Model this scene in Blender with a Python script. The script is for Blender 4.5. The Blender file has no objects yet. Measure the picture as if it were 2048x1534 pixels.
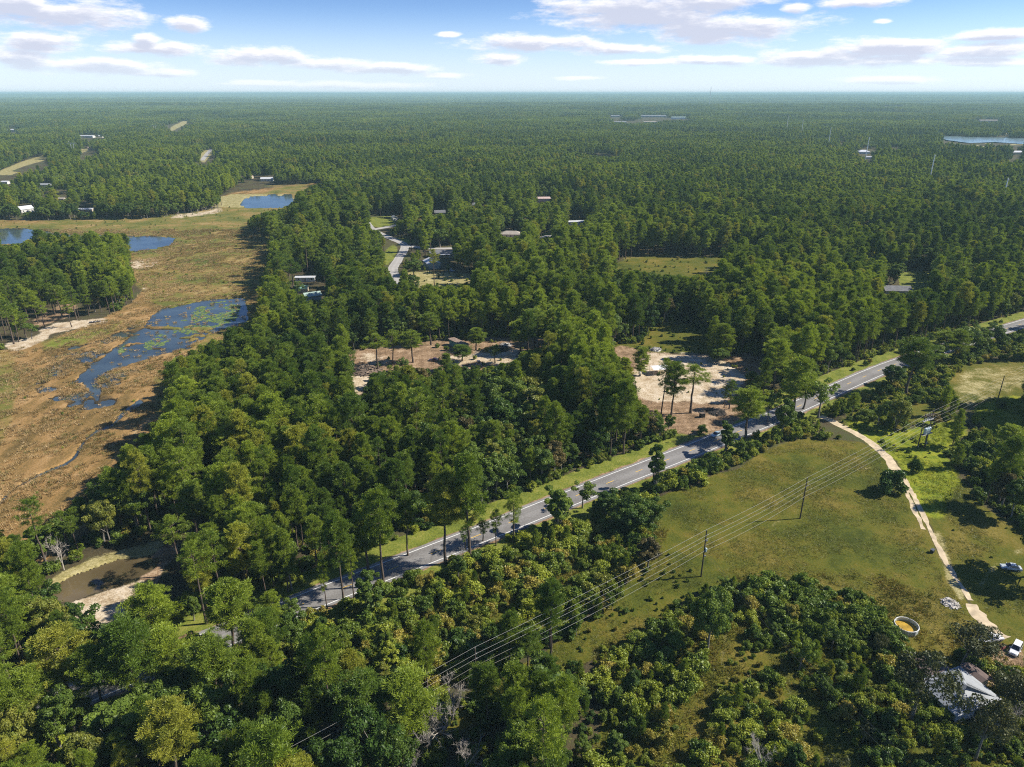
import bpy, math, random
import numpy as np
from mathutils import Vector, Matrix

# ------------------------------------------------------------------ camera, sky, sun, exposure
SC = bpy.context.scene
COL = SC.collection
FPX, CAM_H = 1409.0, 110.0
PITCH = math.radians(22.42)
SP, CP = math.sin(PITCH), math.cos(PITCH)
cam_data = bpy.data.cameras.new("camera")
cam_data.sensor_fit = 'HORIZONTAL'
cam_data.angle = 2 * math.atan(1024 / FPX)
cam_data.clip_start = 0.5
cam_data.clip_end = 90000
cam = bpy.data.objects.new("camera", cam_data)
cam.location = (0, 0, CAM_H)
cam.rotation_euler = (math.pi / 2 - PITCH, 0, 0)
COL.objects.link(cam)
SC.camera = cam

SUN_EL, SUN_AZ = math.radians(40), math.radians(83)      # azimuth clockwise from +Y (the view direction)
sun_dir = Vector((math.cos(SUN_EL) * math.sin(SUN_AZ), math.cos(SUN_EL) * math.cos(SUN_AZ), math.sin(SUN_EL)))
sun = bpy.data.lights.new("sun", 'SUN')
sun.energy = 5.0
sun.angle = math.radians(0.53)
sun.color = (1.0, 0.94, 0.84)
sun_ob = bpy.data.objects.new("sun", sun)
sun_ob.rotation_euler = sun_dir.to_track_quat('Z', 'Y').to_euler()
sun_ob.location = (400, 50, 400)
COL.objects.link(sun_ob)

SC.view_settings.view_transform = 'Standard'
SC.view_settings.look = 'None'
SC.view_settings.exposure = 0.57
SC.view_settings.gamma = 1
SC.render.engine = 'CYCLES'
SC.cycles.max_bounces = 6
SC.cycles.diffuse_bounces = 3
SC.cycles.glossy_bounces = 2
SC.cycles.transmission_bounces = 2
SC.cycles.volume_bounces = 0
SC.cycles.transparent_max_bounces = 4
SC.cycles.use_denoising = False
SC.cycles.filter_width = 1.1
SC.cycles.sample_clamp_indirect = 4
SC.cycles.caustics_reflective = False
SC.cycles.caustics_refractive = False

world = bpy.data.worlds.new("World")
SC.world = world
world.use_nodes = True
world.cycles.sampling_method = 'MANUAL'
world.cycles.sample_map_resolution = 512


def px_dir(x, y):
    xc, yc = (x - 1024) / FPX, (y - 767) / FPX
    d = np.array([xc, CP - yc * SP, -(SP + yc * CP)])
    return d / np.linalg.norm(d)


# clouds: azimuth, elevation and half sizes of every cloud bank in the sky (given by where the photo shows them)
CLOUDS = [(150, 30, 150, 30), (40, 6, 90, 16), (378, 50, 50, 15), (296, 80, 36, 13), (75, 84, 110, 20),
          (310, 97, 130, 14), (510, 112, 140, 17), (40, 118, 80, 18), (185, 132, 150, 16), (640, 128, 120, 13),
          (320, 145, 100, 9), (780, 138, 130, 12), (890, 150, 60, 7), (1000, 118, 66, 13), (1060, 86, 160, 17),
          (1245, 98, 115, 12), (1270, 22, 230, 36), (1440, 58, 250, 28), (1380, 6, 170, 24), (1730, 2, 90, 12),
          (1765, 42, 26, 5), (1590, 18, 34, 9), (1790, 95, 210, 19), (1960, 100, 150, 19), (1970, 72, 140, 10),
          (1640, 117, 220, 15), (1780, 122, 220, 12), (1440, 119, 140, 10), (1960, 123, 150, 8), (1790, 160, 150, 8),
          (700, 170, 170, 8), (520, 166, 90, 6), (1300, 124, 120, 7), (1160, 156, 60, 5), (60, 20, 60, 10), (900, 69, 26, 6)]


def build_world():
    nt = world.node_tree
    nt.nodes.clear()
    N, L = nt.nodes.new, nt.links.new
    # density group: (azimuth, elevation, 0) -> cloud density
    g = bpy.data.node_groups.new("cloud_density", 'ShaderNodeTree')
    g.interface.new_socket("UV", in_out='INPUT', socket_type='NodeSocketVector')
    g.interface.new_socket("D", in_out='OUTPUT', socket_type='NodeSocketFloat')
    gn, gl = g.nodes.new, g.links.new
    gi, go = gn('NodeGroupInput'), gn('NodeGroupOutput')
    noise = gn('ShaderNodeTexNoise')
    noise.inputs['Scale'].default_value = 1
    noise.inputs['Detail'].default_value = 7
    noise.inputs['Roughness'].default_value = 0.66
    mp = gn('ShaderNodeVectorMath'); mp.operation = 'MULTIPLY'
    mp.inputs[1].default_value = (15, 54, 1)
    gl(gi.outputs[0], mp.inputs[0]); gl(mp.outputs[0], noise.inputs['Vector'])
    best = None
    for (x, y, w, h) in CLOUDS:
        d = px_dir(x, y)
        u0, v0 = math.atan2(d[0], d[1]), math.asin(d[2])
        d2 = px_dir(x + w, y); a = abs(math.atan2(d2[0], d2[1]) - u0) * 1.12
        b = h / FPX * 1.12
        ma = gn('ShaderNodeVectorMath'); ma.operation = 'MULTIPLY_ADD'
        ma.inputs[1].default_value = (1 / a, 1 / b, 0)
        ma.inputs[2].default_value = (-u0 / a, -v0 / b, 0)
        gl(gi.outputs[0], ma.inputs[0])
        ln = gn('ShaderNodeVectorMath'); ln.operation = 'LENGTH'
        gl(ma.outputs[0], ln.inputs[0])
        if best is None:
            best = ln.outputs['Value']
        else:
            mn = gn('ShaderNodeMath'); mn.operation = 'MINIMUM'
            gl(best, mn.inputs[0]); gl(ln.outputs['Value'], mn.inputs[1])
            best = mn.outputs[0]
    m1 = gn('ShaderNodeMath'); m1.operation = 'MULTIPLY_ADD'
    m1.inputs[1].default_value = 2.1; m1.inputs[2].default_value = -1.05 + 0.96
    gl(noise.outputs['Fac'], m1.inputs[0])
    m2 = gn('ShaderNodeMath'); m2.operation = 'SUBTRACT'
    gl(m1.outputs[0], m2.inputs[0]); gl(best, m2.inputs[1])
    gl(m2.outputs[0], go.inputs[0])

    out = N('ShaderNodeOutputWorld'); bg = N('ShaderNodeBackground')
    bg.inputs['Strength'].default_value = 0.15
    sky = N('ShaderNodeTexSky'); sky.sky_type = 'NISHITA'; sky.sun_disc = False
    sky.sun_elevation = SUN_EL; sky.sun_rotation = SUN_AZ
    sky.altitude = 100; sky.air_density = 0.75; sky.dust_density = 0.1; sky.ozone_density = 5.0
    hsv = N('ShaderNodeHueSaturation'); hsv.inputs['Saturation'].default_value = 1.12; hsv.inputs['Hue'].default_value = 0.512; hsv.inputs['Value'].default_value = 1.0
    L(sky.outputs[0], hsv.inputs['Color'])
    tc = N('ShaderNodeTexCoord'); sep = N('ShaderNodeSeparateXYZ')
    L(tc.outputs['Generated'], sep.inputs[0])
    zen = N('ShaderNodeMapRange'); zen.interpolation_type = 'SMOOTHSTEP'      # bright low air, deep zenith
    zen.inputs['From Min'].default_value = 0.0; zen.inputs['From Max'].default_value = 0.14
    zen.inputs['To Min'].default_value = 0.84; zen.inputs['To Max'].default_value = 0.60
    low = N('ShaderNodeMapRange'); low.interpolation_type = 'SMOOTHSTEP'
    low.inputs['From Min'].default_value = -0.01; low.inputs['From Max'].default_value = 0.10
    low.inputs['To Min'].default_value = 0.80; low.inputs['To Max'].default_value = 1.0
    L(sep.outputs[2], zen.inputs['Value']); L(sep.outputs[2], low.inputs['Value'])
    zl = N('ShaderNodeMath'); zl.operation = 'MULTIPLY'; L(zen.outputs[0], zl.inputs[0]); L(low.outputs[0], zl.inputs[1]); L(zl.outputs[0], hsv.inputs['Value'])
    az = N('ShaderNodeMath'); az.operation = 'ARCTAN2'
    L(sep.outputs[0], az.inputs[0]); L(sep.outputs[1], az.inputs[1])
    el = N('ShaderNodeMath'); el.operation = 'ARCSINE'; L(sep.outputs[2], el.inputs[0])
    uv = N('ShaderNodeCombineXYZ'); L(az.outputs[0], uv.inputs[0]); L(el.outputs[0], uv.inputs[1])
    uvs = N('ShaderNodeVectorMath'); uvs.operation = 'ADD'; uvs.inputs[1].default_value = (0.004, 0.0058, 0)
    L(uv.outputs[0], uvs.inputs[0])
    g1 = N('ShaderNodeGroup'); g1.node_tree = g; L(uv.outputs[0], g1.inputs[0])
    g2 = N('ShaderNodeGroup'); g2.node_tree = g; L(uvs.outputs[0], g2.inputs[0])
    cov = N('ShaderNodeMapRange'); cov.interpolation_type = 'SMOOTHSTEP'
    cov.inputs['From Min'].default_value = 0.0; cov.inputs['From Max'].default_value = 0.62
    cov.inputs['To Max'].default_value = 0.93
    L(g1.outputs[0], cov.inputs['Value'])
    shd = N('ShaderNodeMapRange'); shd.interpolation_type = 'SMOOTHSTEP'
    shd.inputs['From Min'].default_value = 0.0; shd.inputs['From Max'].default_value = 0.75
    L(g2.outputs[0], shd.inputs['Value'])
    # low clouds melt into the bright air at the horizon
    ccol = N('ShaderNodeMix'); ccol.data_type = 'RGBA'
    ccol.inputs['A'].default_value = (5.5, 5.35, 5.35, 1)
    ccol.inputs['B'].default_value = (3.05, 3.2, 3.85, 1)
    L(shd.outputs[0], ccol.inputs['Factor'])
    fade = N('ShaderNodeMapRange'); fade.inputs['From Min'].default_value = 0.0; fade.inputs['From Max'].default_value = 0.045
    fade.inputs['To Min'].default_value = 0.25; fade.inputs['To Max'].default_value = 1.0
    L(el.outputs[0], fade.inputs['Value'])
    cf = N('ShaderNodeMath'); cf.operation = 'MULTIPLY'; L(cov.outputs[0], cf.inputs[0]); L(fade.outputs[0], cf.inputs[1])
    mx = N('ShaderNodeMix'); mx.data_type = 'RGBA'
    hz = N('ShaderNodeMapRange'); hz.interpolation_type = 'SMOOTHSTEP'        # whitish air low over the horizon
    hz.inputs['From Min'].default_value = -0.01; hz.inputs['From Max'].default_value = 0.105
    hz.inputs['To Min'].default_value = 0.75; hz.inputs['To Max'].default_value = 0.0
    L(el.outputs[0], hz.inputs['Value'])
    hm = N('ShaderNodeMix'); hm.data_type = 'RGBA'; L(hz.outputs[0], hm.inputs['Factor']); L(hsv.outputs[0], hm.inputs['A'])
    hm.inputs['B'].default_value = (3.9, 4.35, 5.1, 1)
    L(cf.outputs[0], mx.inputs['Factor']); L(hm.outputs['Result'], mx.inputs['A']); L(ccol.outputs['Result'], mx.inputs['B'])
    L(mx.outputs['Result'], bg.inputs['Color']); L(bg.outputs[0], out.inputs['Surface'])


build_world()

# ------------------------------------------------------------------ helpers
rng = np.random.default_rng(7)
random.seed(7)


def at(x, y, z=0.0):
    """The ground point (at height z) seen at photo pixel x, y (2048 x 1534)."""
    xc, yc = (x - 1024) / FPX, (y - 767) / FPX
    t = (CAM_H - z) / (SP + yc * CP)
    return xc * t, (CP - yc * SP) * t


def project(X, Y, Z):
    X, Y, Z = np.asarray(X, float), np.asarray(Y, float), np.asarray(Z, float)
    dz = Z - CAM_H
    d = Y * CP - dz * SP
    up = Y * SP + dz * CP
    return 1024 + FPX * X / d, 767 - FPX * up / d, d


def tall(base, top):
    """Height of a thing standing at photo pixel base whose top shows at row top."""
    g = at(*base)
    yc = (top - 767) / FPX
    return CAM_H - g[1] * (SP + yc * CP) / (CP - yc * SP)


def tag(o, label=None, cat=None, group=None, kind=None):
    if label: o['label'] = label
    if cat: o['category'] = cat
    if group: o['group'] = group
    if kind: o['kind'] = kind
    return o


def empty(name, loc, rz=0.0, label=None, cat=None, group=None):
    o = bpy.data.objects.new(name, None)
    o.empty_display_size = 0.5
    o.location = loc
    o.rotation_euler = (0, 0, rz)
    COL.objects.link(o)
    return tag(o, label, cat, group)


def mesh_np(name, verts, faces, mats=(), midx=None, attrs=None, smooth=False):
    """One mesh from arrays; faces is an (n,3) or (n,4) array or a list of index tuples."""
    me = bpy.data.meshes.new(name)
    verts = np.asarray(verts, np.float32)
    if isinstance(faces, np.ndarray):
        n, k = faces.shape
        me.vertices.add(len(verts)); me.vertices.foreach_set('co', verts.ravel())
        me.loops.add(n * k); me.loops.foreach_set('vertex_index', faces.astype(np.int32).ravel())
        me.polygons.add(n)
        me.polygons.foreach_set('loop_start', np.arange(0, n * k, k, dtype=np.int32))
        me.update(calc_edges=True)
    else:
        me.from_pydata(verts.tolist(), [], [tuple(int(i) for i in f) for f in faces])
    for m in mats:
        me.materials.append(m)
    if midx is not None:
        me.polygons.foreach_set('material_index', np.asarray(midx, np.int32))
    if attrs:
        for k_, v in attrs.items():
            a = me.attributes.new(k_, 'FLOAT', 'POINT')
            a.data.foreach_set('value', np.asarray(v, np.float32))
    if smooth:
        me.polygons.foreach_set('use_smooth', np.ones(len(me.polygons), bool))
    me.validate()
    return me


def link(name, me, parent=None, loc=None):
    o = bpy.data.objects.new(name, me)
    COL.objects.link(o)
    if parent is not None: o.parent = parent
    if loc is not None: o.location = loc
    return o


class MB:
    """Collects boxes, prisms, tubes and loose faces into one mesh."""
    def __init__(s): s.v, s.f = [], []
    def add(s, vs, fs):
        k = len(s.v); s.v += [tuple(map(float, p)) for p in vs]; s.f += [tuple(i + k for i in f) for f in fs]; return s
    def box(s, c, d, rz=0.0, bevel=0.0):
        x, y, z = d[0] / 2, d[1] / 2, d[2] / 2
        b = min(bevel, x * .9, y * .9)
        if b > 0:
            ring = [(-x + b, -y), (x - b, -y), (x, -y + b), (x, y - b), (x - b, y), (-x + b, y), (-x, y - b), (-x, -y + b)]
        else:
            ring = [(-x, -y), (x, -y), (x, y), (-x, y)]
        ca, sa = math.cos(rz), math.sin(rz)
        n = len(ring)
        vs = [(c[0] + p[0] * ca - p[1] * sa, c[1] + p[0] * sa + p[1] * ca, c[2] + h) for h in (-z, z) for p in ring]
        fs = [tuple(range(n - 1, -1, -1)), tuple(range(n, 2 * n))] + [(i, (i + 1) % n, n + (i + 1) % n, n + i) for i in range(n)]
        return s.add(vs, fs)
    def tube(s, pts, rad, n=8, cap=True):
        pts = [Vector(p) for p in pts]
        if not isinstance(rad, (list, tuple)): rad = [rad] * len(pts)
        vs = []
        for i, p in enumerate(pts):
            d = (pts[min(i + 1, len(pts) - 1)] - pts[max(i - 1, 0)]).normalized()
            a = d.orthogonal().normalized() if abs(d.z) < .95 else Vector((1, 0, 0))
            a = (a - d * a.dot(d)).normalized()
            b = d.cross(a)
            for k in range(n):
                t = 2 * math.pi * k / n
                vs.append(p + (a * math.cos(t) + b * math.sin(t)) * rad[i])
        fs = [(i * n + k, i * n + (k + 1) % n, (i + 1) * n + (k + 1) % n, (i + 1) * n + k) for i in range(len(pts) - 1) for k in range(n)]
        if cap: fs += [tuple(range(n - 1, -1, -1)), tuple(range((len(pts) - 1) * n, len(pts) * n))]
        return s.add(vs, fs)
    def loft(s, rings, cap=True):
        n = len(rings[0])
        vs = [p for r in rings for p in r]
        fs = [(i * n + k, i * n + (k + 1) % n, (i + 1) * n + (k + 1) % n, (i + 1) * n + k) for i in range(len(rings) - 1) for k in range(n)]
        if cap: fs += [tuple(range(n - 1, -1, -1)), tuple(range((len(rings) - 1) * n, len(rings) * n))]
        return s.add(vs, fs)
    def build(s, name, mat, parent=None, loc=None, smooth=False):
        me = bpy.data.meshes.new(name)
        me.from_pydata(s.v, [], s.f)
        me.materials.append(mat)
        if smooth: me.polygons.foreach_set('use_smooth', np.ones(len(me.polygons), bool))
        me.update()
        return link(name, me, parent, loc)


# ---- value noise for layout and relief
def _h(ix, iy, seed):
    n = (ix.astype(np.int64) * 374761393 + iy.astype(np.int64) * 668265263 + seed * 974634777) & 0x7fffffff
    n = ((n ^ (n >> 13)) * 1274126177) & 0x7fffffff
    return ((n ^ (n >> 16)) & 0xffffff) / float(0xffffff)


def vnoise(x, y, seed=0):
    x, y = np.asarray(x, float), np.asarray(y, float)
    ix, iy = np.floor(x), np.floor(y)
    fx, fy = x - ix, y - iy
    fx, fy = fx * fx * (3 - 2 * fx), fy * fy * (3 - 2 * fy)
    a, b = _h(ix, iy, seed), _h(ix + 1, iy, seed)
    c, d = _h(ix, iy + 1, seed), _h(ix + 1, iy + 1, seed)
    return (a + (b - a) * fx) * (1 - fy) + (c + (d - c) * fx) * fy


def fbm(x, y, oct=4, seed=0):
    r, a, t = 0.0, 0.5, 0.0
    for o in range(oct):
        r = r + a * vnoise(x * 2 ** o, y * 2 ** o, seed + o * 17); t += a; a *= .5
    return r / t


# ---- outlines of the ground, kept as a map that can be looked up from any ground point
MX0, MY0, MW, MH = -500, 150, 1524, 900


def raster(polys):
    m = np.zeros((MH, MW), bool)
    for p in polys:
        q = np.array([((x - MX0) / 2, (y - MY0) / 2) for x, y in p])
        y0, y1 = max(0, int(q[:, 1].min())), min(MH - 1, int(q[:, 1].max()) + 1)
        nx, ny = np.roll(q[:, 0], -1), np.roll(q[:, 1], -1)
        for r in range(y0, y1 + 1):
            yy = r + .5
            k = ((q[:, 1] <= yy) & (ny > yy)) | ((ny <= yy) & (q[:, 1] > yy))
            if not k.any(): continue
            xs = np.sort(q[k, 0] + (yy - q[k, 1]) / (ny[k] - q[k, 1]) * (nx[k] - q[k, 0]))
            for a, b in zip(xs[::2], xs[1::2]):
                a, b = max(0, int(round(a))), min(MW, int(round(b)))
                if b > a: m[r, a:b] = True
    return m


def blur(m, r):
    m = m.astype(np.float32)
    for ax in (0, 1):
        for _ in range(2):
            c = np.cumsum(np.concatenate([np.repeat(np.take(m, [0], ax), r + 1, ax), m, np.repeat(np.take(m, [-1], ax), r, ax)], ax), ax)
            n = m.shape[ax]
            m = (np.take(c, range(2 * r + 1, n + 2 * r + 1), ax) - np.take(c, range(0, n), ax)) / (2 * r + 1)
    return m


def look(m, px, py):
    i = np.round((np.asarray(px) - MX0) / 2 - .5).astype(int)
    j = np.round((np.asarray(py) - MY0) / 2 - .5).astype(int)
    ok = (i >= 0) & (i < MW) & (j >= 0) & (j < MH)
    return np.where(ok, m[np.clip(j, 0, MH - 1), np.clip(i, 0, MW - 1)], 0)


def lookf(m, px, py):
    """bilinear look-up of a float map"""
    x = np.clip((np.asarray(px) - MX0) / 2 - .5, 0, MW - 1.001); y = np.clip((np.asarray(py) - MY0) / 2 - .5, 0, MH - 1.001)
    i, j = x.astype(int), y.astype(int); fx, fy = x - i, y - j
    return (m[j, i] * (1 - fx) + m[j, i + 1] * fx) * (1 - fy) + (m[j + 1, i] * (1 - fx) + m[j + 1, i + 1] * fx) * fy


def ribbon(pts, w):
    """outline (photo pixels) of a strip w pixels wide along a polyline; w may be a list"""
    pts = np.array(pts, float); n = len(pts)
    if np.isscalar(w): w = [w] * n
    d = np.gradient(pts, axis=0); d /= np.linalg.norm(d, axis=1)[:, None]
    nrm = np.stack([-d[:, 1], d[:, 0]], 1)
    a = pts + nrm * np.array(w)[:, None] / 2; b = pts - nrm * np.array(w)[:, None] / 2
    return list(map(tuple, a)) + list(map(tuple, b[::-1]))


# ------------------------------------------------------------------ the outlines
POND = [(394, 602), (445, 596), (490, 594), (496, 624), (497, 641), (459, 655), (411, 673), (376, 692), (325, 709), (274, 723),
        (240, 735), (212, 742), (190, 757), (203, 781), (197, 805), (183, 790), (170, 768), (150, 762), (158, 750), (185, 727),
        (212, 709), (226, 696), (253, 679), (288, 651), (298, 634), (325, 617)]
LAKE = [(-500, 456), (60, 457), (85, 461), (110, 466), (150, 470), (240, 471), (262, 473), (340, 472), (354, 478), (338, 492), (310, 497),
        (262, 503), (240, 500), (130, 506), (100, 494), (55, 489), (-500, 487)]
FARPOND = [(480, 405), (498, 393), (540, 389), (580, 388), (590, 404), (565, 414), (520, 415), (485, 413)]
BROWNPOND = [(97, 1199), (103, 1176), (137, 1152), (171, 1141), (205, 1128), (246, 1116), (294, 1112), (318, 1116), (312, 1134), (284, 1151),
             (246, 1170), (192, 1184), (147, 1199), (118, 1204)]
CREEK = ribbon([(283, 800), (258, 818), (240, 832), (228, 846), (190, 863), (168, 880), (150, 912), (130, 927), (62, 955), (22, 980), (0, 1004), (-40, 1040)],
               [9, 9, 8, 5, 5, 5, 5, 5, 4, 4, 5, 5])
BIGLAKE = [(1868, 270), (1905, 272), (1960, 274), (2048, 276), (2300, 279), (2300, 292), (2048, 288), (1990, 284), (1940, 286), (1893, 280)]
MARSH = [(-500, 1350), (-500, 700), (25, 700), (60, 690), (110, 675), (200, 640), (265, 605), (288, 580), (275, 560), (262, 530), (262, 505),
         (130, 508), (55, 492), (-500, 492), (-500, 440), (140, 440), (300, 437), (420, 425), (445, 418), (440, 395), (470, 385), (560, 373),
         (640, 365), (670, 385), (600, 400), (580, 418), (520, 430), (495, 460), (530, 480), (550, 500), (545, 540), (515, 570), (540, 600),
         (530, 640), (490, 680), (430, 720), (380, 770), (360, 820), (360, 860), (320, 910), (290, 950), (240, 1000), (190, 1040), (140, 1090), (90, 1120)]
OLIVE = [(-500, 445), (140, 440), (445, 418), (560, 373), (660, 365), (560, 430), (560, 520), (560, 640), (470, 700), (400, 690), (330, 720), (330, 610),
         (290, 600), (262, 505), (-500, 492)]
OLIVE2 = [(300, 760), (390, 700), (420, 730), (370, 800), (340, 850), (310, 830), (320, 790)]
BANKGRASS = [(60, 690), (110, 672), (200, 655), (245, 640), (290, 625), (250, 655), (200, 680), (130, 695), (90, 700)]
SANDS = [[(262, 520), (300, 517), (322, 520), (310, 532), (285, 538), (262, 535)], [(280, 573), (300, 574), (298, 580), (282, 579)],
         [(5, 690), (60, 675), (95, 668), (100, 676), (60, 695), (25, 703)], [(70, 662), (120, 645), (225, 634), (215, 645), (165, 655), (100, 668)],
         ribbon([(340, 434), (390, 429), (420, 424), (446, 418)], 7), [(640, 478), (690, 470), (708, 478), (700, 490), (650, 492)],
         [(90, 1222), (140, 1205), (195, 1188), (250, 1172), (290, 1158), (300, 1180), (262, 1205), (245, 1230), (225, 1255), (170, 1262), (130, 1245)],
         [(690, 745), (735, 735), (745, 760), (725, 790), (700, 790)]]
CLEARING = [[(690, 710), (720, 700), (800, 690), (880, 680), (960, 676), (1060, 675), (1120, 680), (1110, 695), (1040, 700), (1010, 730), (960, 742), (920, 750), (840, 745), (760, 745), (700, 740)],
            [(1200, 705), (1240, 690), (1300, 706), (1390, 708), (1440, 712), (1500, 705), (1535, 720), (1540, 760), (1500, 790), (1490, 830),
             (1450, 860), (1380, 870), (1290, 860), (1255, 800), (1250, 750)]]
CLEARSAND = [[(1290, 712), (1390, 712), (1430, 716), (1470, 735), (1490, 750), (1480, 780), (1450, 800), (1400, 806), (1300, 806), (1265, 790), (1270, 740)],
             [(880, 712), (960, 706), (1060, 693), (1110, 685), (1112, 695), (1040, 706), (1010, 722), (950, 728), (890, 735)],
             [(700, 712), (740, 708), (790, 712), (780, 722), (720, 722)]]
SCRUBMEADOW = [[(1300, 650), (1350, 640), (1400, 655), (1440, 690), (1420, 708), (1300, 706), (1210, 700), (1200, 680)]]
FIELD = [(1290, 1010), (1335, 985), (1410, 964), (1423, 950), (1478, 937), (1526, 903), (1570, 885), (1615, 876), (1666, 880), (1724, 885), (1790, 925), (1830, 1000), (1870, 1095),
         (1905, 1160), (1960, 1240), (1990, 1290), (1850, 1300), (1760, 1190), (1656, 1170), (1519, 1165), (1485, 1165), (1399, 1175), (1300, 1130), (1310, 1060)]
STRIP = [(1310, 1090), (1420, 1165), (1330, 1230), (1250, 1280), (1130, 1350), (1040, 1400), (900, 1470), (850, 1440), (1000, 1350), (1080, 1310), (1230, 1200)]
STRIP2 = [(1420, 1250), (1475, 1260), (1450, 1350), (1410, 1440), (1370, 1560), (1300, 1560), (1350, 1430)]
STRIP3 = [(1520, 1290), (1560, 1330), (1640, 1430), (1730, 1560), (1690, 1560), (1590, 1430)]
LUSH = [[(1655, 838), (1690, 838), (1740, 842), (1800, 860), (1860, 830), (1920, 840), (1935, 870), (1880, 905), (1860, 920), (1790, 915), (1720, 870)],
        [(1795, 920), (1850, 900), (1900, 920), (1925, 960), (1900, 1005), (1875, 1040), (1840, 1020)],
        [(1955, 800), (2048, 795), (2250, 800), (2250, 930), (2048, 920), (1990, 890), (1960, 860)]]
DRYFIELD = [[(1895, 765), (1930, 735), (1990, 720), (2060, 720), (2250, 720), (2250, 800), (2048, 790), (1970, 800), (1930, 820), (1900, 810)]]
YARD = [[(1830, 1000), (1890, 990), (1930, 960), (1960, 1010), (2048, 1060), (2300, 1100), (2300, 1400), (2060, 1330), (1990, 1280), (1940, 1200), (1900, 1120)]]
PATHLINE = [(1640, 832), (1665, 843), (1690, 856), (1720, 872), (1745, 888), (1768, 908), (1786, 932), (1802, 955), (1812, 972), (1824, 995), (1838, 1025), (1850, 1052),
            (1866, 1085), (1884, 1122), (1908, 1160), (1932, 1196), (1952, 1226), (1980, 1256), (2010, 1278), (2040, 1298)]
VERGE_MEADOW = [[(735, 434), (790, 432), (795, 453), (760, 456), (738, 452)], [(766, 508), (782, 488), (798, 494), (790, 518), (772, 532), (755, 530)],
                [(785, 474), (830, 478), (840, 484), (800, 488)], [(800, 545), (830, 543), (900, 546), (955, 550), (950, 572), (900, 578), (820, 585), (795, 570)],
                [(1795, 545), (1860, 540), (1865, 565), (1850, 590), (1800, 580)], [(1075, 468), (1110, 463), (1110, 472), (1080, 478)]]
POOLMEADOW = [(1205, 535), (1240, 520), (1300, 512), (1400, 514), (1500, 514), (1545, 520), (1480, 535), (1430, 548), (1370, 556), (1300, 550), (1240, 548)]
ROADLINE = [(-240, 1555), (-60, 1480), (120, 1405), (250, 1350), (500, 1252), (660, 1186), (958, 1070), (1227, 961.6), (1285, 939), (1420, 886), (1560, 829), (1720, 757), (1800, 725), (1900, 693), (2030, 652), (2250, 588)]
VILLAGE = [[(730, 440), (745, 459), (778, 475), (809, 491), (796, 520), (786, 538), (794, 560), (806, 580)],
           [(809, 491), (850, 496), (890, 497), (930, 495), (1000, 490), (1060, 478), (1110, 470)], [(745, 459), (770, 455), (800, 449)]]
FARROADS = [[(402, 322), (411, 309), (424, 297)], [(0, 346), (45, 328), (95, 313)], [(150, 306), (192, 293)], [(340, 257), (374, 243)], [(1003, 204), (1006, 190)], [(1020, 211), (1034, 217)]]
VILLAGE_STRIP = [ribbon(p, 11) for p in VILLAGE]
FAR_STRIP = [ribbon(p, w) for p, w in zip(FARROADS, (17, 10, 5, 7, 4, 4))]
SANDFIELD = [[(1166, 240), (1185, 237), (1205, 243), (1203, 249), (1170, 247)], [(1085, 335), (1118, 333), (1120, 342), (1088, 344)]]

SCRUBS = [[(520, 1330), (640, 1232), (760, 1185), (900, 1135), (1040, 1088), (1140, 1050), (1290, 990), (1335, 1060), (1310, 1120), (1200, 1205), (1050, 1300), (900, 1370), (700, 1420), (560, 1400)],
          [(1190, 1290), (1400, 1200), (1470, 1300), (1440, 1600), (1150, 1600), (1200, 1450)], [(1450, 1290), (1600, 1350), (1760, 1560), (1400, 1600)], [(1480, 1150), (1760, 1150), (1880, 1200), (1960, 1260), (2030, 1330), (2300, 1350), (2300, 1900), (1300, 1900), (1300, 1300)]]
FARB = [(1357, 240, 62, 26, 8, 'white', 'lightgreen', 'large blue-green and white building in the far woods'), (1306, 236, 120, 30, 7, 'grey', 'metal', 'long grey-roofed building left of the large blue-green one'), (1230, 236, 40, 20, 7, 'grey', 'metal', 'grey-roofed hall left of the long grey building'),
                                                (1132, 233, 45, 16, 6, 'tan', 'tan', 'tan flat building in the far middle woods'), (1240, 247, 46, 18, 6, 'grey', 'metal', 'pale roofed house beside the far sandy lot'), (1300, 247, 50, 20, 6, 'grey', 'tan', 'pale roofed house in front of the long grey building'), (1785, 214, 130, 30, 9, 'tan', 'white', 'long pale building far away on the right'), (1895, 218, 90, 30, 9, 'white', 'white', 'white building far away above the lake'),
                                                (1982, 221, 100, 30, 9, 'pink', 'tan', 'pinkish buildings far away at the upper right'), (1975, 245, 70, 20, 8, 'tan', 'tan', 'tan building on the far shore of the lake'), (27, 260, 34, 16, 6, 'tan', 'white', 'white flat building in the far left woods'), (174, 272, 40, 12, 5, 'white', 'white', 'long white building in the far left woods'),
                                                (202, 272, 12, 8, 5, 'white', 'white', 'small white building right of the long one in the far left woods'), (187, 298, 18, 10, 4.5, 'pink', 'pinkroof', 'pinkish house by the pylon clearing'), (1686, 277, 20, 10, 4, 'white', 'white', 'white house in the far trees left of the lake'), (1748, 290, 16, 9, 4, 'white', 'metal', 'pale house right of the steel pole in the far woods'),
                                                (1790, 292, 18, 9, 4, 'tan', 'white', 'pale house in the far trees between pole and lake'), (1210, 287, 12, 8, 4, 'white', 'metal', 'small pale roof in the far middle woods'), (435, 232, 40, 20, 5, 'pink', 'pinkroof', 'pinkish roof far away on the left'), (2015, 262, 24, 10, 5, 'tan', 'tan', 'tan house on the far shore at the right edge')]
HOUSES = [(884, 513), (864, 534), (1022, 474), (1153, 449), (1088, 405), (789, 440), (880, 430), (955, 414), (612, 562), (604, 583), (625, 598), (1790, 588), (52, 424), (174, 424), (94, 374), (145, 371), (12, 368), (120, 402), (535, 362), (497, 357), (1725, 307), (1738, 318), (2034, 308), (918, 695)]


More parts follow.
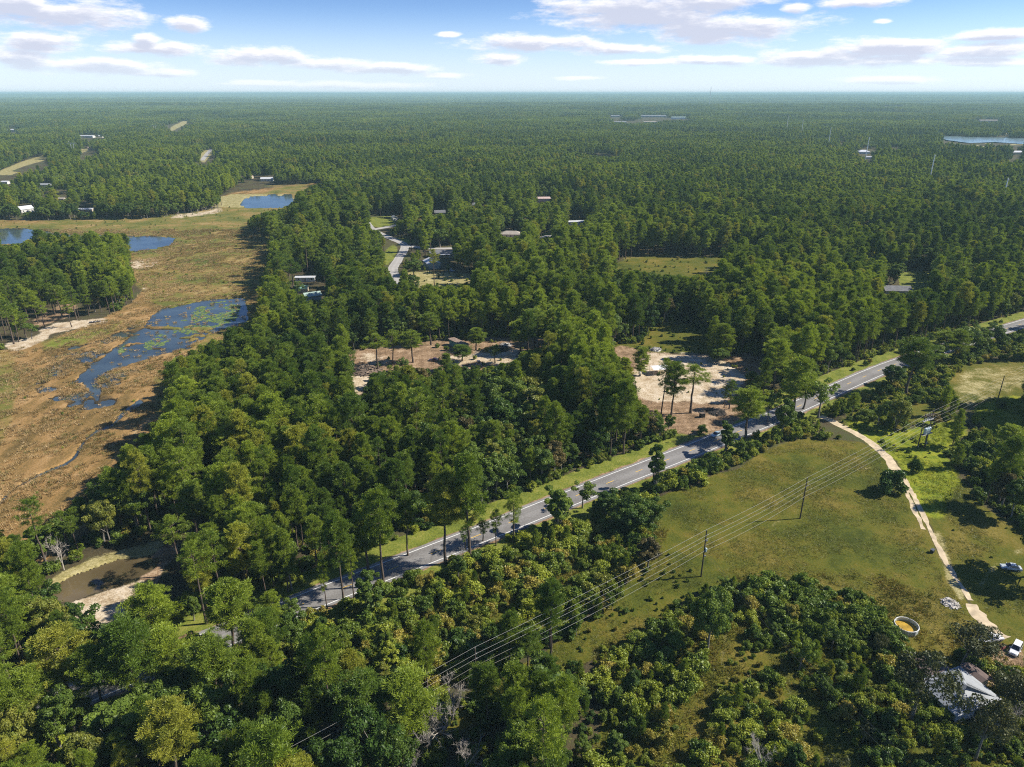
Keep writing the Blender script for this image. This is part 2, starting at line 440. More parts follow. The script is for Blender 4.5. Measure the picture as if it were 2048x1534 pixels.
def seen_box(px, py, half, high):
    x, y = at(px, py); _, _, d = project(x, y, 0); k = FPX / float(d)
    return [(px - half * k, py - high * k), (px + half * k, py - high * k), (px + half * k, py - .8 * k), (px - half * k, py - .8 * k)]


# what the photo shows open, down to the ground (no tree may stand before it)
VIS_MARSH = [(-60, 1060), (-60, 696), (25, 700), (60, 688), (110, 672), (225, 632), (265, 602), (286, 580), (272, 560), (262, 530), (262, 505), (352, 496), (300, 476),
             (270, 470), (0, 452), (0, 444), (140, 441), (300, 438), (420, 424), (445, 414), (440, 396), (470, 386), (560, 374), (635, 368), (600, 382), (575, 390),
             (570, 415), (500, 432), (484, 460), (520, 480), (536, 500), (530, 540), (502, 570), (515, 596), (505, 640), (455, 662), (400, 690), (318, 728),
             (306, 760), (325, 800), (308, 830), (268, 868), (240, 908), (200, 935), (160, 975), (130, 1010), (80, 1030), (20, 1050)]
VIS = [VIS_MARSH, POND, FARPOND, [(0, 458), (60, 458), (75, 463), (50, 485), (20, 488), (0, 490)], [(262, 475), (340, 474), (352, 479), (336, 491), (310, 496), (285, 499), (258, 503)],
       [(98, 1195), (104, 1176), (137, 1152), (171, 1140), (246, 1114), (290, 1112), (310, 1118), (300, 1136), (284, 1149), (246, 1170), (192, 1183), (147, 1197)],
       [(178, 1200), (250, 1176), (290, 1162), (285, 1182), (250, 1200), (240, 1225), (205, 1240), (185, 1225)], [(110, 1160), (205, 1118), (235, 1092), (262, 1088), (240, 1112), (130, 1160)],
       [(695, 716), (740, 706), (800, 712), (830, 720), (880, 712), (925, 696), (905, 690), (905, 676), (935, 682), (950, 690), (960, 680), (990, 680), (1000, 696), (1050, 690), (1085, 682), (1110, 682),
        (1090, 694), (1045, 702), (1030, 718), (1010, 725), (985, 728), (965, 735), (920, 730), (880, 728), (860, 734), (800, 732), (780, 736), (740, 742), (715, 732)],
       [(706, 755), (725, 746), (732, 760), (722, 785), (710, 790)],
       [(1226, 698), (1240, 690), (1300, 680), (1320, 650), (1360, 640), (1400, 660), (1440, 716), (1480, 716), (1515, 716), (1520, 735), (1500, 770), (1480, 800), (1440, 830), (1410, 850), (1395, 812),
        (1320, 820), (1290, 800), (1272, 780), (1268, 752), (1300, 735), (1260, 718), (1240, 712)],
       [(1228, 532), (1260, 520), (1310, 512), (1400, 514), (1440, 516), (1430, 530), (1440, 542), (1380, 552), (1330, 548), (1300, 545)],
       [(1815, 552), (1855, 545), (1858, 570), (1840, 582), (1812, 568)],
       FIELD[:-5] + [(1656, 1148), (1519, 1144), (1485, 1144), (1399, 1150), (1320, 1110), (1330, 1060)],
       [(1330, 1110), (1400, 1160), (1330, 1210), (1250, 1262), (1170, 1300), (1130, 1310), (1200, 1245), (1260, 1190)],
       [(1660, 842), (1685, 838), (1705, 850), (1740, 870), (1780, 890), (1800, 905), (1830, 898), (1860, 895), (1880, 905), (1900, 930), (1925, 962), (1900, 985), (1930, 1030), (1960, 1050), (1985, 1080), (1980, 1120), (1985, 1160),
        (2010, 1190), (2040, 1220), (2048, 1262), (2040, 1330), (2010, 1330), (1985, 1295), (1960, 1265), (1920, 1230), (1880, 1200), (1850, 1180), (1830, 1100), (1800, 1000), (1780, 930), (1720, 885)],
       [(1900, 770), (1940, 740), (2000, 730), (2048, 742), (2048, 785), (2010, 800), (1975, 812), (1940, 830), (1930, 850), (1905, 840), (1920, 800)],
       [(1960, 812), (2048, 800), (2048, 860), (2020, 880), (1990, 860), (1965, 840)],
       ribbon(PATHLINE, 16), [(1822, 806), (1872, 806), (1885, 850), (1935, 850), (1925, 880), (1880, 905), (1826, 908), (1770, 890), (1700, 850), (1740, 850), (1826, 870)],
       ribbon([(1310, 1200), (1200, 1270), (1120, 1322)], 26), ribbon([(1452, 1268), (1430, 1350), (1390, 1440), (1350, 1530)], 20), ribbon([(1535, 1300), (1590, 1370), (1660, 1450), (1715, 1530)], 8), [(640, 1325), (780, 1340), (1030, 1300), (1240, 1170), (1240, 1150), (900, 1290), (760, 1330)] if False else [(1000, 1250), (1001, 1250), (1001, 1251)],
       [(740, 438), (788, 434), (792, 450), (770, 458), (745, 460), (740, 452)], [(756, 462), (778, 470), (810, 486), (845, 490), (845, 496), (815, 505), (806, 520), (795, 545), (798, 565), (790, 562), (775, 535), (765, 525), (785, 505), (797, 494), (775, 480)],
       [(842, 515), (860, 508), (903, 500), (905, 515), (888, 530), (890, 545), (940, 548), (945, 562), (880, 573), (830, 572), (826, 556), (858, 545), (853, 525)],
       [(785, 428), (796, 430), (796, 440), (784, 438)], [(1003, 462), (1042, 464), (1042, 474), (1005, 476)], [(1075, 470), (1106, 465), (1106, 472), (1080, 478)], [(1138, 438), (1168, 438), (1168, 448), (1140, 449)],
       [(1077, 392), (1099, 392), (1099, 404), (1078, 404)], [(595, 572), (613, 572), (613, 582), (596, 584)], [(612, 584), (637, 584), (637, 598), (613, 600)], [(598, 554), (627, 555), (626, 561), (598, 561)], [(872, 421), (886, 421), (886, 428), (872, 428)],
       ribbon(FARROADS[0], 15), ribbon(FARROADS[1], 10), ribbon(FARROADS[2], 6), ribbon(FARROADS[3], 7),
       [(40, 408), (64, 408), (64, 422), (42, 424)], [(165, 410), (182, 411), (182, 424), (168, 424)], [(86, 362), (102, 362), (102, 372), (88, 374)], [(140, 362), (148, 362), (148, 370), (141, 370)], [(76, 390), (92, 384), (90, 392), (80, 396)],
       [(524, 350), (546, 350), (546, 362), (526, 362)], [(488, 349), (506, 349), (506, 357), (490, 358)],
       [(1714, 296), (1734, 296), (1734, 304), (1716, 304)], [(1732, 310), (1744, 310), (1743, 317), (1731, 317)], [(2024, 301), (2042, 301), (2042, 306), (2024, 306)], [(1872, 272), (1958, 275), (1938, 284), (1896, 278)], [(1960, 276), (2048, 278), (2048, 285), (2000, 282), (1962, 284)],
       [(1735, 305), (1745, 305), (1745, 309), (1735, 309)], [(164, 268), (184, 268), (184, 271), (164, 271)], [(18, 256), (34, 256), (34, 259), (18, 259)], [(182, 294), (192, 294), (192, 297), (182, 297)],
       [(408, 964), (432, 964), (432, 980), (410, 982)], [(1790, 1236), (1834, 1236), (1834, 1268), (1815, 1268), (1790, 1252)], [(1880, 1190), (1918, 1190), (1918, 1216), (1882, 1218)],
       [(1850, 1090), (1876, 1090), (1876, 1110), (1850, 1112)], [(1858, 1312), (1905, 1318), (2006, 1384), (1985, 1402), (1930, 1400), (1900, 1395), (1870, 1375), (1850, 1366), (1858, 1345)], [(2005, 1120), (2040, 1120), (2040, 1148), (2005, 1148)]]
ROADSEES = [[(1500, 840), (1440, 868), (1300, 915), (1230, 945), (1100, 1000), (960, 1050), (870, 1085), (760, 1130), (640, 1180), (640, 1200), (740, 1165), (900, 1105), (1000, 1065), (1120, 1015),
             (1190, 1000), (1260, 970), (1300, 955), (1380, 920), (1430, 900), (1470, 880)],
            [(1660, 775), (1770, 725), (1775, 745), (1760, 765), (1690, 795), (1665, 790)], [(2005, 655), (2048, 642), (2048, 655), (2010, 668)]]
VIS += [seen_box(x, y, 8, 4.6) for x, y in HOUSES] + [seen_box(b[0], b[1], b[2] * .45, b[4] + 2) for b in FARB]
M_VIS = raster(VIS + ROADSEES)
HOUSE_XY = np.array([at(*p) for p in HOUSES])
M_WATER = raster([POND, LAKE, FARPOND, BROWNPOND, BIGLAKE])
M_LAKES = raster([LAKE, FARPOND, BIGLAKE])


# ------------------------------------------------------------------ materials
def mat(name, rough=0.8, spec=0.3):
    m = bpy.data.materials.new(name)
    m.use_nodes = True
    b = m.node_tree.nodes['Principled BSDF']
    b.inputs['Roughness'].default_value = rough
    b.inputs['Specular IOR Level'].default_value = spec
    return m, m.node_tree, b


def plain(name, col, rough=0.7, var=0.15, scale=2.0, metal=0.0, spec=0.3, bump=0.0):
    m, nt, b = mat(name, rough, spec)
    b.inputs['Metallic'].default_value = metal
    N, L = nt.nodes.new, nt.links.new
    tc = N('ShaderNodeTexCoord'); no = N('ShaderNodeTexNoise'); no.inputs['Scale'].default_value = scale; no.inputs['Detail'].default_value = 5
    L(tc.outputs['Object'], no.inputs['Vector'])
    rp = N('ShaderNodeValToRGB')
    rp.color_ramp.elements[0].position = .3; rp.color_ramp.elements[1].position = .7
    rp.color_ramp.elements[0].color = (*[c * (1 - var) for c in col], 1)
    rp.color_ramp.elements[1].color = (*[min(1, c * (1 + var)) for c in col], 1)
    L(no.outputs['Fac'], rp.inputs[0]); L(rp.outputs[0], b.inputs['Base Color'])
    if bump:
        bp = N('ShaderNodeBump'); bp.inputs['Strength'].default_value = bump; bp.inputs['Distance'].default_value = .02
        L(no.outputs['Fac'], bp.inputs['Height']); L(bp.outputs[0], b.inputs['Normal'])
    return m


def ribbed(name, col, scale, axis='X', rough=.5, metal=.3, stain=.2):
    """sheet metal or siding: raised ribs across the piece, with stains"""
    m, nt, b = mat(name, rough, .4)
    b.inputs['Metallic'].default_value = metal
    N, L = nt.nodes.new, nt.links.new
    tc = N('ShaderNodeTexCoord'); wv = N('ShaderNodeTexWave'); wv.bands_direction = axis; wv.inputs['Scale'].default_value = scale
    L(tc.outputs['Object'], wv.inputs['Vector'])
    bp = N('ShaderNodeBump'); bp.inputs['Strength'].default_value = .5; bp.inputs['Distance'].default_value = .03
    L(wv.outputs['Fac'], bp.inputs['Height']); L(bp.outputs[0], b.inputs['Normal'])
    no = N('ShaderNodeTexNoise'); no.inputs['Scale'].default_value = .6; no.inputs['Detail'].default_value = 7
    L(tc.outputs['Object'], no.inputs['Vector'])
    rp = N('ShaderNodeValToRGB'); rp.color_ramp.elements[0].position = .35; rp.color_ramp.elements[1].position = .65
    rp.color_ramp.elements[0].color = (*[c * (1 - stain) for c in col], 1); rp.color_ramp.elements[1].color = (*col, 1)
    L(no.outputs['Fac'], rp.inputs[0]); L(rp.outputs[0], b.inputs['Base Color'])
    return m


def foliage(name, dark, light, accent=None, acc=.0, trans=.28, patch=0.02):
    """leaves: tone from the plant, from its place in the wood and from the clump"""
    m = bpy.data.materials.new(name); m.use_nodes = True
    nt = m.node_tree; nt.nodes.clear()
    N, L = nt.nodes.new, nt.links.new
    out = N('ShaderNodeOutputMaterial')
    oi = N('ShaderNodeObjectInfo'); at_ = N('ShaderNodeAttribute'); at_.attribute_name = 'tint'
    no = N('ShaderNodeTexNoise'); no.inputs['Scale'].default_value = patch; no.inputs['Detail'].default_value = 3
    L(oi.outputs['Location'], no.inputs['Vector'])
    a = N('ShaderNodeMath'); a.operation = 'MULTIPLY_ADD'; a.inputs[1].default_value = .5
    L(oi.outputs['Random'], a.inputs[0]); L(at_.outputs['Fac'], a.inputs[2])        # .5*rand + tint (0..0.5)
    nb = N('ShaderNodeTexNoise'); nb.inputs['Scale'].default_value = .0028; nb.inputs['Detail'].default_value = 4
    L(oi.outputs['Location'], nb.inputs['Vector'])
    nn = N('ShaderNodeMath'); nn.operation = 'ADD'; L(no.outputs['Fac'], nn.inputs[0]); L(nb.outputs['Fac'], nn.inputs[1])
    b = N('ShaderNodeMath'); b.operation = 'MULTIPLY_ADD'; b.inputs[1].default_value = 1.8; b.inputs[2].default_value = -1.8
    L(nn.outputs[0], b.inputs[0])
    c = N('ShaderNodeMath'); c.operation = 'ADD'; c.use_clamp = True
    L(a.outputs[0], c.inputs[0]); L(b.outputs[0], c.inputs[1])
    rp = N('ShaderNodeValToRGB')
    e = rp.color_ramp.elements
    e[0].position = .1; e[0].color = (*dark, 1); e[1].position = .9; e[1].color = (*light, 1)
    L(c.outputs[0], rp.inputs[0])
    colr = rp.outputs[0]
    if accent:
        wn = N('ShaderNodeTexWhiteNoise'); wn.noise_dimensions = '1D'; L(oi.outputs['Random'], wn.inputs['W'])
        gt = N('ShaderNodeMath'); gt.operation = 'LESS_THAN'; gt.inputs[1].default_value = acc; L(wn.outputs['Value'], gt.inputs[0])
        ml = N('ShaderNodeMath'); ml.operation = 'MULTIPLY'; L(gt.outputs[0], ml.inputs[0])
        m2 = N('ShaderNodeMath'); m2.operation = 'MULTIPLY_ADD'; m2.inputs[1].default_value = 1.2; m2.inputs[2].default_value = .3; m2.use_clamp = True
        L(at_.outputs['Fac'], m2.inputs[0]); L(m2.outputs[0], ml.inputs[1])
        mx = N('ShaderNodeMix'); mx.data_type = 'RGBA'; L(ml.outputs[0], mx.inputs['Factor']); L(colr, mx.inputs['A']); mx.inputs['B'].default_value = (*accent, 1)
        colr = mx.outputs['Result']
    df = N('ShaderNodeBsdfDiffuse'); tr = N('ShaderNodeBsdfTranslucent'); L(colr, df.inputs[0])
    tm = N('ShaderNodeMix'); tm.data_type = 'RGBA'; tm.blend_type = 'MULTIPLY'; tm.inputs['Factor'].default_value = 1
    L(colr, tm.inputs['A']); tm.inputs['B'].default_value = (1.0, 1.0, .5, 1); L(tm.outputs['Result'], tr.inputs[0])
    mix = N('ShaderNodeMixShader'); mix.inputs[0].default_value = trans
    L(df.outputs[0], mix.inputs[1]); L(tr.outputs[0], mix.inputs[2])
    gl = N('ShaderNodeBsdfGlossy'); gl.inputs['Roughness'].default_value = .45; gl.inputs['Color'].default_value = (.9, .95, .9, 1)
    mg = N('ShaderNodeMixShader'); mg.inputs[0].default_value = .02
    L(mix.outputs[0], mg.inputs[1]); L(gl.outputs[0], mg.inputs[2])
    L(mg.outputs[0], out.inputs['Surface'])
    return m


M = {}
M['needle'] = foliage('pine_needles', (.10, .165, .016), (.355, .43, .036), (.44, .41, .05), .07)
M['leaf'] = foliage('broad_leaves', (.062, .118, .018), (.225, .300, .038), (.29, .28, .045), .08, trans=.30)
M['shrubleaf'] = foliage('shrub_leaves', (.12, .18, .020), (.36, .40, .038), (.40, .31, .06), .14, patch=.05)
M['pecan'] = foliage('pecan_leaves', (.065, .075, .025), (.13, .13, .04), None, 0, trans=.2)
M['autumn'] = foliage('autumn_leaves', (.12, .10, .035), (.22, .17, .05), None, 0)
M['sedge'] = foliage('sedge_blades', (.22, .15, .055), (.54, .38, .18), (.17, .19, .05), .16, trans=.2, patch=.04)
M['grassblade'] = foliage('grass_blades', (.080, .098, .011), (.205, .195, .026), (.20, .15, .04), .05, trans=.25, patch=.05) if True else foliage('grass_blades', (.075, .085, .010), (.19, .17, .020), None, 0, trans=.25, patch=.05)
M['lushblade'] = foliage('lush_blades', (.16, .22, .014), (.33, .35, .026), None, 0, trans=.3, patch=.05)
M['weedblade'] = foliage('weed_blades', (.12, .13, .018), (.32, .27, .06), (.30, .19, .06), .2, trans=.25, patch=.08)
M['pad'] = foliage('lily_pad', (.14, .21, .06), (.30, .36, .12), None, 0, trans=.1, patch=.2)
M['bark'] = plain('pine_bark', (.115, .085, .065), .95, .35, 6, bump=.4)
M['greybark'] = plain('grey_bark', (.21, .19, .165), .95, .3, 5, bump=.4)
M['deadwood'] = plain('dead_wood', (.40, .36, .31), .9, .25, 4)


def ground_material():
    m, nt, b = mat('ground', .95, .12)
    N, L = nt.nodes.new, nt.links.new
    tc = N('ShaderNodeTexCoord')
    def noise(scale, detail=6, rough=.6, st=None):
        n = N('ShaderNodeTexNoise'); n.inputs['Scale'].default_value = scale; n.inputs['Detail'].default_value = detail; n.inputs['Roughness'].default_value = rough
        v = tc.outputs['Object']
        if st:
            mp = N('ShaderNodeMapping'); mp.inputs['Scale'].default_value = st[0]; mp.inputs['Rotation'].default_value = (0, 0, st[1]); L(v, mp.inputs['Vector']); v = mp.outputs[0]
        L(v, n.inputs['Vector']); return n.outputs['Fac']
    fine, mid, big = noise(1.6, 8, .7), noise(.22, 6, .65), noise(.035, 5, .6)
    streak = noise(.16, 6, .6, ((1, .28, 1), math.radians(-32)))
    def ramp(fac, stops):
        r = N('ShaderNodeValToRGB'); e = r.color_ramp.elements
        while len(e) < len(stops): e.new(.5)
        for i, (p, c) in enumerate(stops): e[i].position = .5 + (p - .5) * .66; e[i].color = (*c, 1)
        L(fac, r.inputs[0]); return r.outputs[0]
    def addn(a, ka, b_, kb):
        x = N('ShaderNodeMath'); x.operation = 'MULTIPLY'; x.inputs[1].default_value = ka; L(a, x.inputs[0])
        y = N('ShaderNodeMath'); y.operation = 'MULTIPLY_ADD'; y.inputs[1].default_value = kb; L(b_, y.inputs[0]); L(x.outputs[0], y.inputs[2]); return y.outputs[0]
    f1 = addn(fine, .5, mid, .5); f2 = addn(fine, .45, streak, .55); f3 = addn(f1, .5, big, .5)
    base = ramp(f3, [(.36, (.040, .034, .018)), (.5, (.085, .068, .035)), (.62, (.075, .085, .028))])
    zones = [('z_marsh', ramp(addn(f2, .7, big, .3), [(.36, (.11, .075, .025)), (.45, (.20, .130, .042)), (.53, (.31, .185, .068)), (.60, (.38, .24, .10)), (.68, (.52, .37, .19))]), .5),
             ('z_olive', ramp(f3, [(.36, (.075, .095, .018)), (.45, (.145, .145, .030)), (.52, (.19, .165, .040)), (.58, (.26, .17, .055)), (.66, (.36, .28, .11))]), .6),
             ('z_field', ramp(f3, [(.37, (.050, .064, .008)), (.45, (.086, .098, .011)), (.52, (.120, .116, .014)), (.58, (.150, .125, .020)), (.66, (.21, .165, .035))]), .35),
             ('z_lush', ramp(f1, [(.36, (.10, .145, .012)), (.5, (.20, .235, .016)), (.62, (.28, .28, .025))]), .45),
             ('z_verge', ramp(f1, [(.36, (.10, .125, .020)), (.5, (.165, .195, .028)), (.62, (.24, .235, .05))]), .4),
             ('z_dirt', ramp(f1, [(.34, (.10, .065, .035)), (.47, (.23, .15, .085)), (.56, (.33, .22, .13)), (.64, (.45, .33, .21))]), .5),
             ('z_pale', ramp(f1, [(.36, (.20, .175, .06)), (.5, (.32, .275, .11)), (.64, (.46, .40, .20))]), .5),
             ('z_sand', ramp(f1, [(.34, (.30, .21, .12)), (.46, (.46, .36, .23)), (.62, (.66, .56, .42))]), .6),
             ('z_mud', ramp(f1, [(.36, (.018, .015, .010)), (.6, (.06, .045, .025))]), .5)]
    cur = base
    for name, col, k in zones:
        a = N('ShaderNodeAttribute'); a.attribute_name = name
        q = N('ShaderNodeMath'); q.operation = 'MULTIPLY_ADD'; q.inputs[1].default_value = k * 2; q.inputs[2].default_value = -k
        L(f1, q.inputs[0])
        ad = N('ShaderNodeMath'); ad.operation = 'ADD'; L(a.outputs['Fac'], ad.inputs[0]); L(q.outputs[0], ad.inputs[1])
        mr = N('ShaderNodeMapRange'); mr.interpolation_type = 'SMOOTHSTEP'; mr.inputs['From Min'].default_value = .36; mr.inputs['From Max'].default_value = .62
        L(ad.outputs[0], mr.inputs['Value'])
        mx = N('ShaderNodeMix'); mx.data_type = 'RGBA'; L(mr.outputs[0], mx.inputs['Factor']); L(cur, mx.inputs['A']); L(col, mx.inputs['B'])
        cur = mx.outputs['Result']
    L(cur, b.inputs['Base Color'])
    bp = N('ShaderNodeBump'); bp.inputs['Strength'].default_value = .9; bp.inputs['Distance'].default_value = .45
    L(f1, bp.inputs['Height']); L(bp.outputs[0], b.inputs['Normal'])
    return m


def water_material(name, col, rough=.06, ripple=.03):
    m, nt, b = mat(name, rough, .5)
    N, L = nt.nodes.new, nt.links.new
    tc = N('ShaderNodeTexCoord'); no = N('ShaderNodeTexNoise'); no.inputs['Scale'].default_value = .8; no.inputs['Detail'].default_value = 4
    L(tc.outputs['Object'], no.inputs['Vector'])
    bp = N('ShaderNodeBump'); bp.inputs['Strength'].default_value = ripple; bp.inputs['Distance'].default_value = .2
    L(no.outputs['Fac'], bp.inputs['Height']); L(bp.outputs[0], b.inputs['Normal'])
    n2 = N('ShaderNodeTexNoise'); n2.inputs['Scale'].default_value = .06; n2.inputs['Detail'].default_value = 6; L(tc.outputs['Object'], n2.inputs['Vector'])
    rp = N('ShaderNodeValToRGB'); rp.color_ramp.elements[0].position = .35; rp.color_ramp.elements[1].position = .65
    rp.color_ramp.elements[0].color = (*[c * .7 for c in col], 1); rp.color_ramp.elements[1].color = (*[c * 1.3 for c in col], 1)
    L(n2.outputs['Fac'], rp.inputs[0]); L(rp.outputs[0], b.inputs['Base Color'])
    return m


def road_material(name, dark, light):
    m, nt, b = mat(name, .85, .3)
    N, L = nt.nodes.new, nt.links.new
    tc = N('ShaderNodeTexCoord')
    a = N('ShaderNodeTexNoise'); a.inputs['Scale'].default_value = 2.5; a.inputs['Detail'].default_value = 8; L(tc.outputs['Object'], a.inputs['Vector'])
    at_ = N('ShaderNodeAttribute'); at_.attribute_name = 'across'
    wv = N('ShaderNodeMath'); wv.operation = 'MULTIPLY'; wv.inputs[1].default_value = 4 * math.pi; L(at_.outputs['Fac'], wv.inputs[0])
    cs = N('ShaderNodeMath'); cs.operation = 'COSINE'; L(wv.outputs[0], cs.inputs[0])
    md = N('ShaderNodeMath'); md.operation = 'MULTIPLY_ADD'; md.inputs[1].default_value = .10; L(cs.outputs[0], md.inputs[0]); L(a.outputs['Fac'], md.inputs[2])
    pt = N('ShaderNodeTexNoise'); pt.inputs['Scale'].default_value = .09; pt.inputs['Detail'].default_value = 3; L(tc.outputs['Object'], pt.inputs['Vector'])
    vo = N('ShaderNodeTexVoronoi'); vo.feature = 'DISTANCE_TO_EDGE'; vo.inputs['Scale'].default_value = .16; L(tc.outputs['Object'], vo.inputs['Vector'])
    ck = N('ShaderNodeMapRange'); ck.inputs['From Min'].default_value = 0; ck.inputs['From Max'].default_value = .022; ck.inputs['To Min'].default_value = -.25; ck.inputs['To Max'].default_value = 0; L(vo.outputs['Distance'], ck.inputs['Value'])
    m2 = N('ShaderNodeMath'); m2.operation = 'MULTIPLY_ADD'; m2.inputs[1].default_value = .7; L(pt.outputs['Fac'], m2.inputs[0]); L(md.outputs[0], m2.inputs[2])
    m3 = N('ShaderNodeMath'); m3.operation = 'ADD'; L(m2.outputs[0], m3.inputs[0]); L(ck.outputs[0], m3.inputs[1])
    m4 = N('ShaderNodeMath'); m4.operation = 'SUBTRACT'; m4.inputs[1].default_value = .35; L(m3.outputs[0], m4.inputs[0])
    rp = N('ShaderNodeValToRGB'); rp.color_ramp.elements[0].position = .25; rp.color_ramp.elements[1].position = .75
    rp.color_ramp.elements[0].color = (*dark, 1); rp.color_ramp.elements[1].color = (*light, 1)
    L(m4.outputs[0], rp.inputs[0]); L(rp.outputs[0], b.inputs['Base Color'])
    return m


# ------------------------------------------------------------------ ground, water, roads
def hills(x, y):
    d = np.hypot(x, y)
    k = np.clip((d - 1500) / 5000, 0, 1)
    far = np.clip((d - 9000) / 16000, 0, 1)
    return k * (75 * (fbm(x / 5200, y / 1900, 3, 5) - .45)) * (1 - .5 * far) + far * (35 + 55 * fbm(x / 9000, y / 5000, 3, 9))


def smooth(a, lo, hi):
    t = np.clip((a - lo) / (hi - lo), 0, 1)
    return t * t * (3 - 2 * t)


def build_ground():
    rows = [12.0]
    while rows[-1] < 720: rows.append(rows[-1] + max(.45, rows[-1] * .0040))
    while rows[-1] < 34000: rows.append(rows[-1] * 1.022)
    rows = np.array(rows); cols = np.linspace(-1.0, 1.0, 1100)
    Y, S = np.meshgrid(rows, cols, indexing='ij')
    X = S * (Y + 90)
    X, Y = X.ravel(), Y.ravel()
    px, py, d = project(X, Y, np.zeros_like(X))
    z = hills(X, Y)
    wat = lookf(blur(M_WATER & ~raster([BIGLAKE]), 1), px, py)
    n4 = fbm(X / 4.2, Y / 4.2, 4, 3) - .5
    n9 = fbm(X / 13, Y / 13, 3, 31) - .5
    crk = lookf(blur(raster([CREEK]), 1), px, py)
    wet = lookf(blur(raster([[(90, 800), (60, 760), (90, 720), (150, 690), (240, 660), (300, 640), (420, 690), (330, 740), (240, 770), (230, 815), (170, 820)]]), 8), px, py)
    # shallow basins whose rim follows the reeds; in the wet marsh hummocks stand just out of the water
    pond = lookf(blur(raster([POND]), 3), px, py)
    z -= 1.1 * smooth(wat + n4 * 1.1, .36, .9) * (1 - .35 * pond)
    isl = smooth(fbm(X / 11, Y / 5, 4, 77), .64, .72) * smooth(lookf(blur(raster([[(180, 810), (180, 690), (300, 640), (420, 640), (450, 660), (330, 720), (240, 760)]]), 6), px, py), .2, .8)
    z += .95 * isl * pond
    z -= smooth(wet, .25, .7) * smooth(n4 * .95 + n9 * .7, -.02, .22) * .62 * (1 - pond)
    z -= .9 * smooth(crk + n4 * .35, .35, .6)
    far = (np.hypot(X, Y) > 800) & (np.hypot(X, Y) < 9000)
    big = look(raster([BIGLAKE]), px, py) > 0
    z = np.where(big, -3.0, z)
    A = {}
    def zone(polys, r, k=.5, sc=6., seed=0):
        return lookf(blur(raster(polys), r), px, py) + (fbm(X / sc, Y / sc, 4, seed) - .5) * k
    A['z_marsh'] = np.maximum(zone([MARSH], 3, .3, 8, 1), zone([[(1885, 985), (1925, 960), (1960, 1010), (2010, 1070), (1960, 1090), (1900, 1060)], [(2000, 1160), (2048, 1170), (2200, 1200), (2200, 1280), (2040, 1250)]], 8, .7, 6, 15) * .62)
    A['z_olive'] = np.minimum(zone([OLIVE], 9, .8, 22, 2), 1) * 1.0
    A['z_olive'] = np.maximum(A['z_olive'], zone([OLIVE2, [(-500, 700), (25, 702), (40, 760), (25, 830), (0, 900), (-500, 950)], POOLMEADOW], 8, .6, 14, 22))
    A['z_field'] = np.maximum(zone([FIELD, STRIP], 3, .25, 6, 3), zone([STRIP2, STRIP3, [(1690, 790), (1780, 750), (1880, 735), (1960, 705), (1930, 735), (1885, 790), (1900, 845), (1800, 850), (1690, 840)]] + DRYFIELD + SCRUBMEADOW + [POOLMEADOW], 4, .5, 7, 33))
    A['z_field'] = np.maximum(A['z_field'], zone(YARD, 4, .4, 9, 34))
    A['z_field'] = np.maximum(A['z_field'], zone(SCRUBS, 4, .9, 5, 35) * .8)
    A['z_lush'] = zone(LUSH, 9, .8, 8, 4)
    road = lookf(blur(raster([ribbon(ROADLINE, 62)]), 1), px, py)
    # verge: measured on the ground, 9 m either side of the road
    rc = np.array([at(*p) for p in ROADLINE])
    dist = np.full(X.shape, 1e9)
    nearm = (np.hypot(X, Y) < 620)
    for a, b in zip(rc[:-1], rc[1:]):
        ab = b - a; t = np.clip(((X[nearm] - a[0]) * ab[0] + (Y[nearm] - a[1]) * ab[1]) / (ab @ ab), 0, 1)
        dist[nearm] = np.minimum(dist[nearm], np.hypot(X[nearm] - a[0] - t * ab[0], Y[nearm] - a[1] - t * ab[1]))
    A['z_verge'] = np.maximum(smooth(dist, 12.5, 10.5) * .9, np.maximum(zone(VERGE_MEADOW, 2, .3, 6, 6) * .9, zone([BANKGRASS], 5, .6, 6, 5) * .8))
    dist_v = smooth(dist + n4 * 2.0, 5.6, 4.6)
    A['z_dirt'] = np.maximum(zone(CLEARING, 3, .45, 7, 7), zone([ribbon([(330, 1000), (440, 985), (470, 1010)], 20), [(290, 1120), (330, 1090), (360, 1080), (350, 1110), (320, 1150), (290, 1230), (250, 1255)],
             [(60, 640), (140, 600), (165, 615), (120, 640), (70, 655)], [(1990, 1295), (2048, 1300), (2048, 1380), (1960, 1370)], [(940, 470), (1070, 464), (1060, 476), (960, 486)]], 4, .6, 6, 8))
    A['z_dirt'] = np.maximum(A['z_dirt'], dist_v * .75)
    A['z_pale'] = np.maximum.reduce([far * smooth(np.where(np.hypot(X, Y) < 2350, fbm(X / 150, Y / 90, 3, 123), fbm(X / 420, Y / 160, 3, 124)), .69, .73) * .8, zone(DRYFIELD, 6, 1.0, 14, 9) * .52, zone([ribbon([(1500, 1095), (1530, 1055), (1560, 1040), (1660, 985), (1760, 920)], 7), ribbon([(1905, 800), (1890, 770), (1930, 735)], 8),
             ribbon([(1900, 830), (1960, 800), (2048, 780)], 10), ribbon([(1910, 850), (1935, 800), (2048, 755)], 6), ribbon([(1440, 1340), (1450, 1280), (1455, 1250)], 12), ribbon([(1560, 1330), (1640, 1430), (1700, 1520)], 9),
             ribbon([(1870, 1060), (1900, 1150), (1930, 1200)], 26), ribbon([(1950, 1190), (1990, 1130), (2048, 1095)], 10)], 3, .9, 4, 10) * .62, zone(FAR_STRIP + SANDFIELD, 1, .2, 30, 11), zone([VERGE_MEADOW[3]], 3, .6, 6, 12), zone([[(70, 1190), (100, 1158), (150, 1130), (205, 1106), (290, 1082), (340, 1078), (310, 1108), (240, 1120), (170, 1146), (100, 1186)]], 3, .9, 5, 16) * .75])
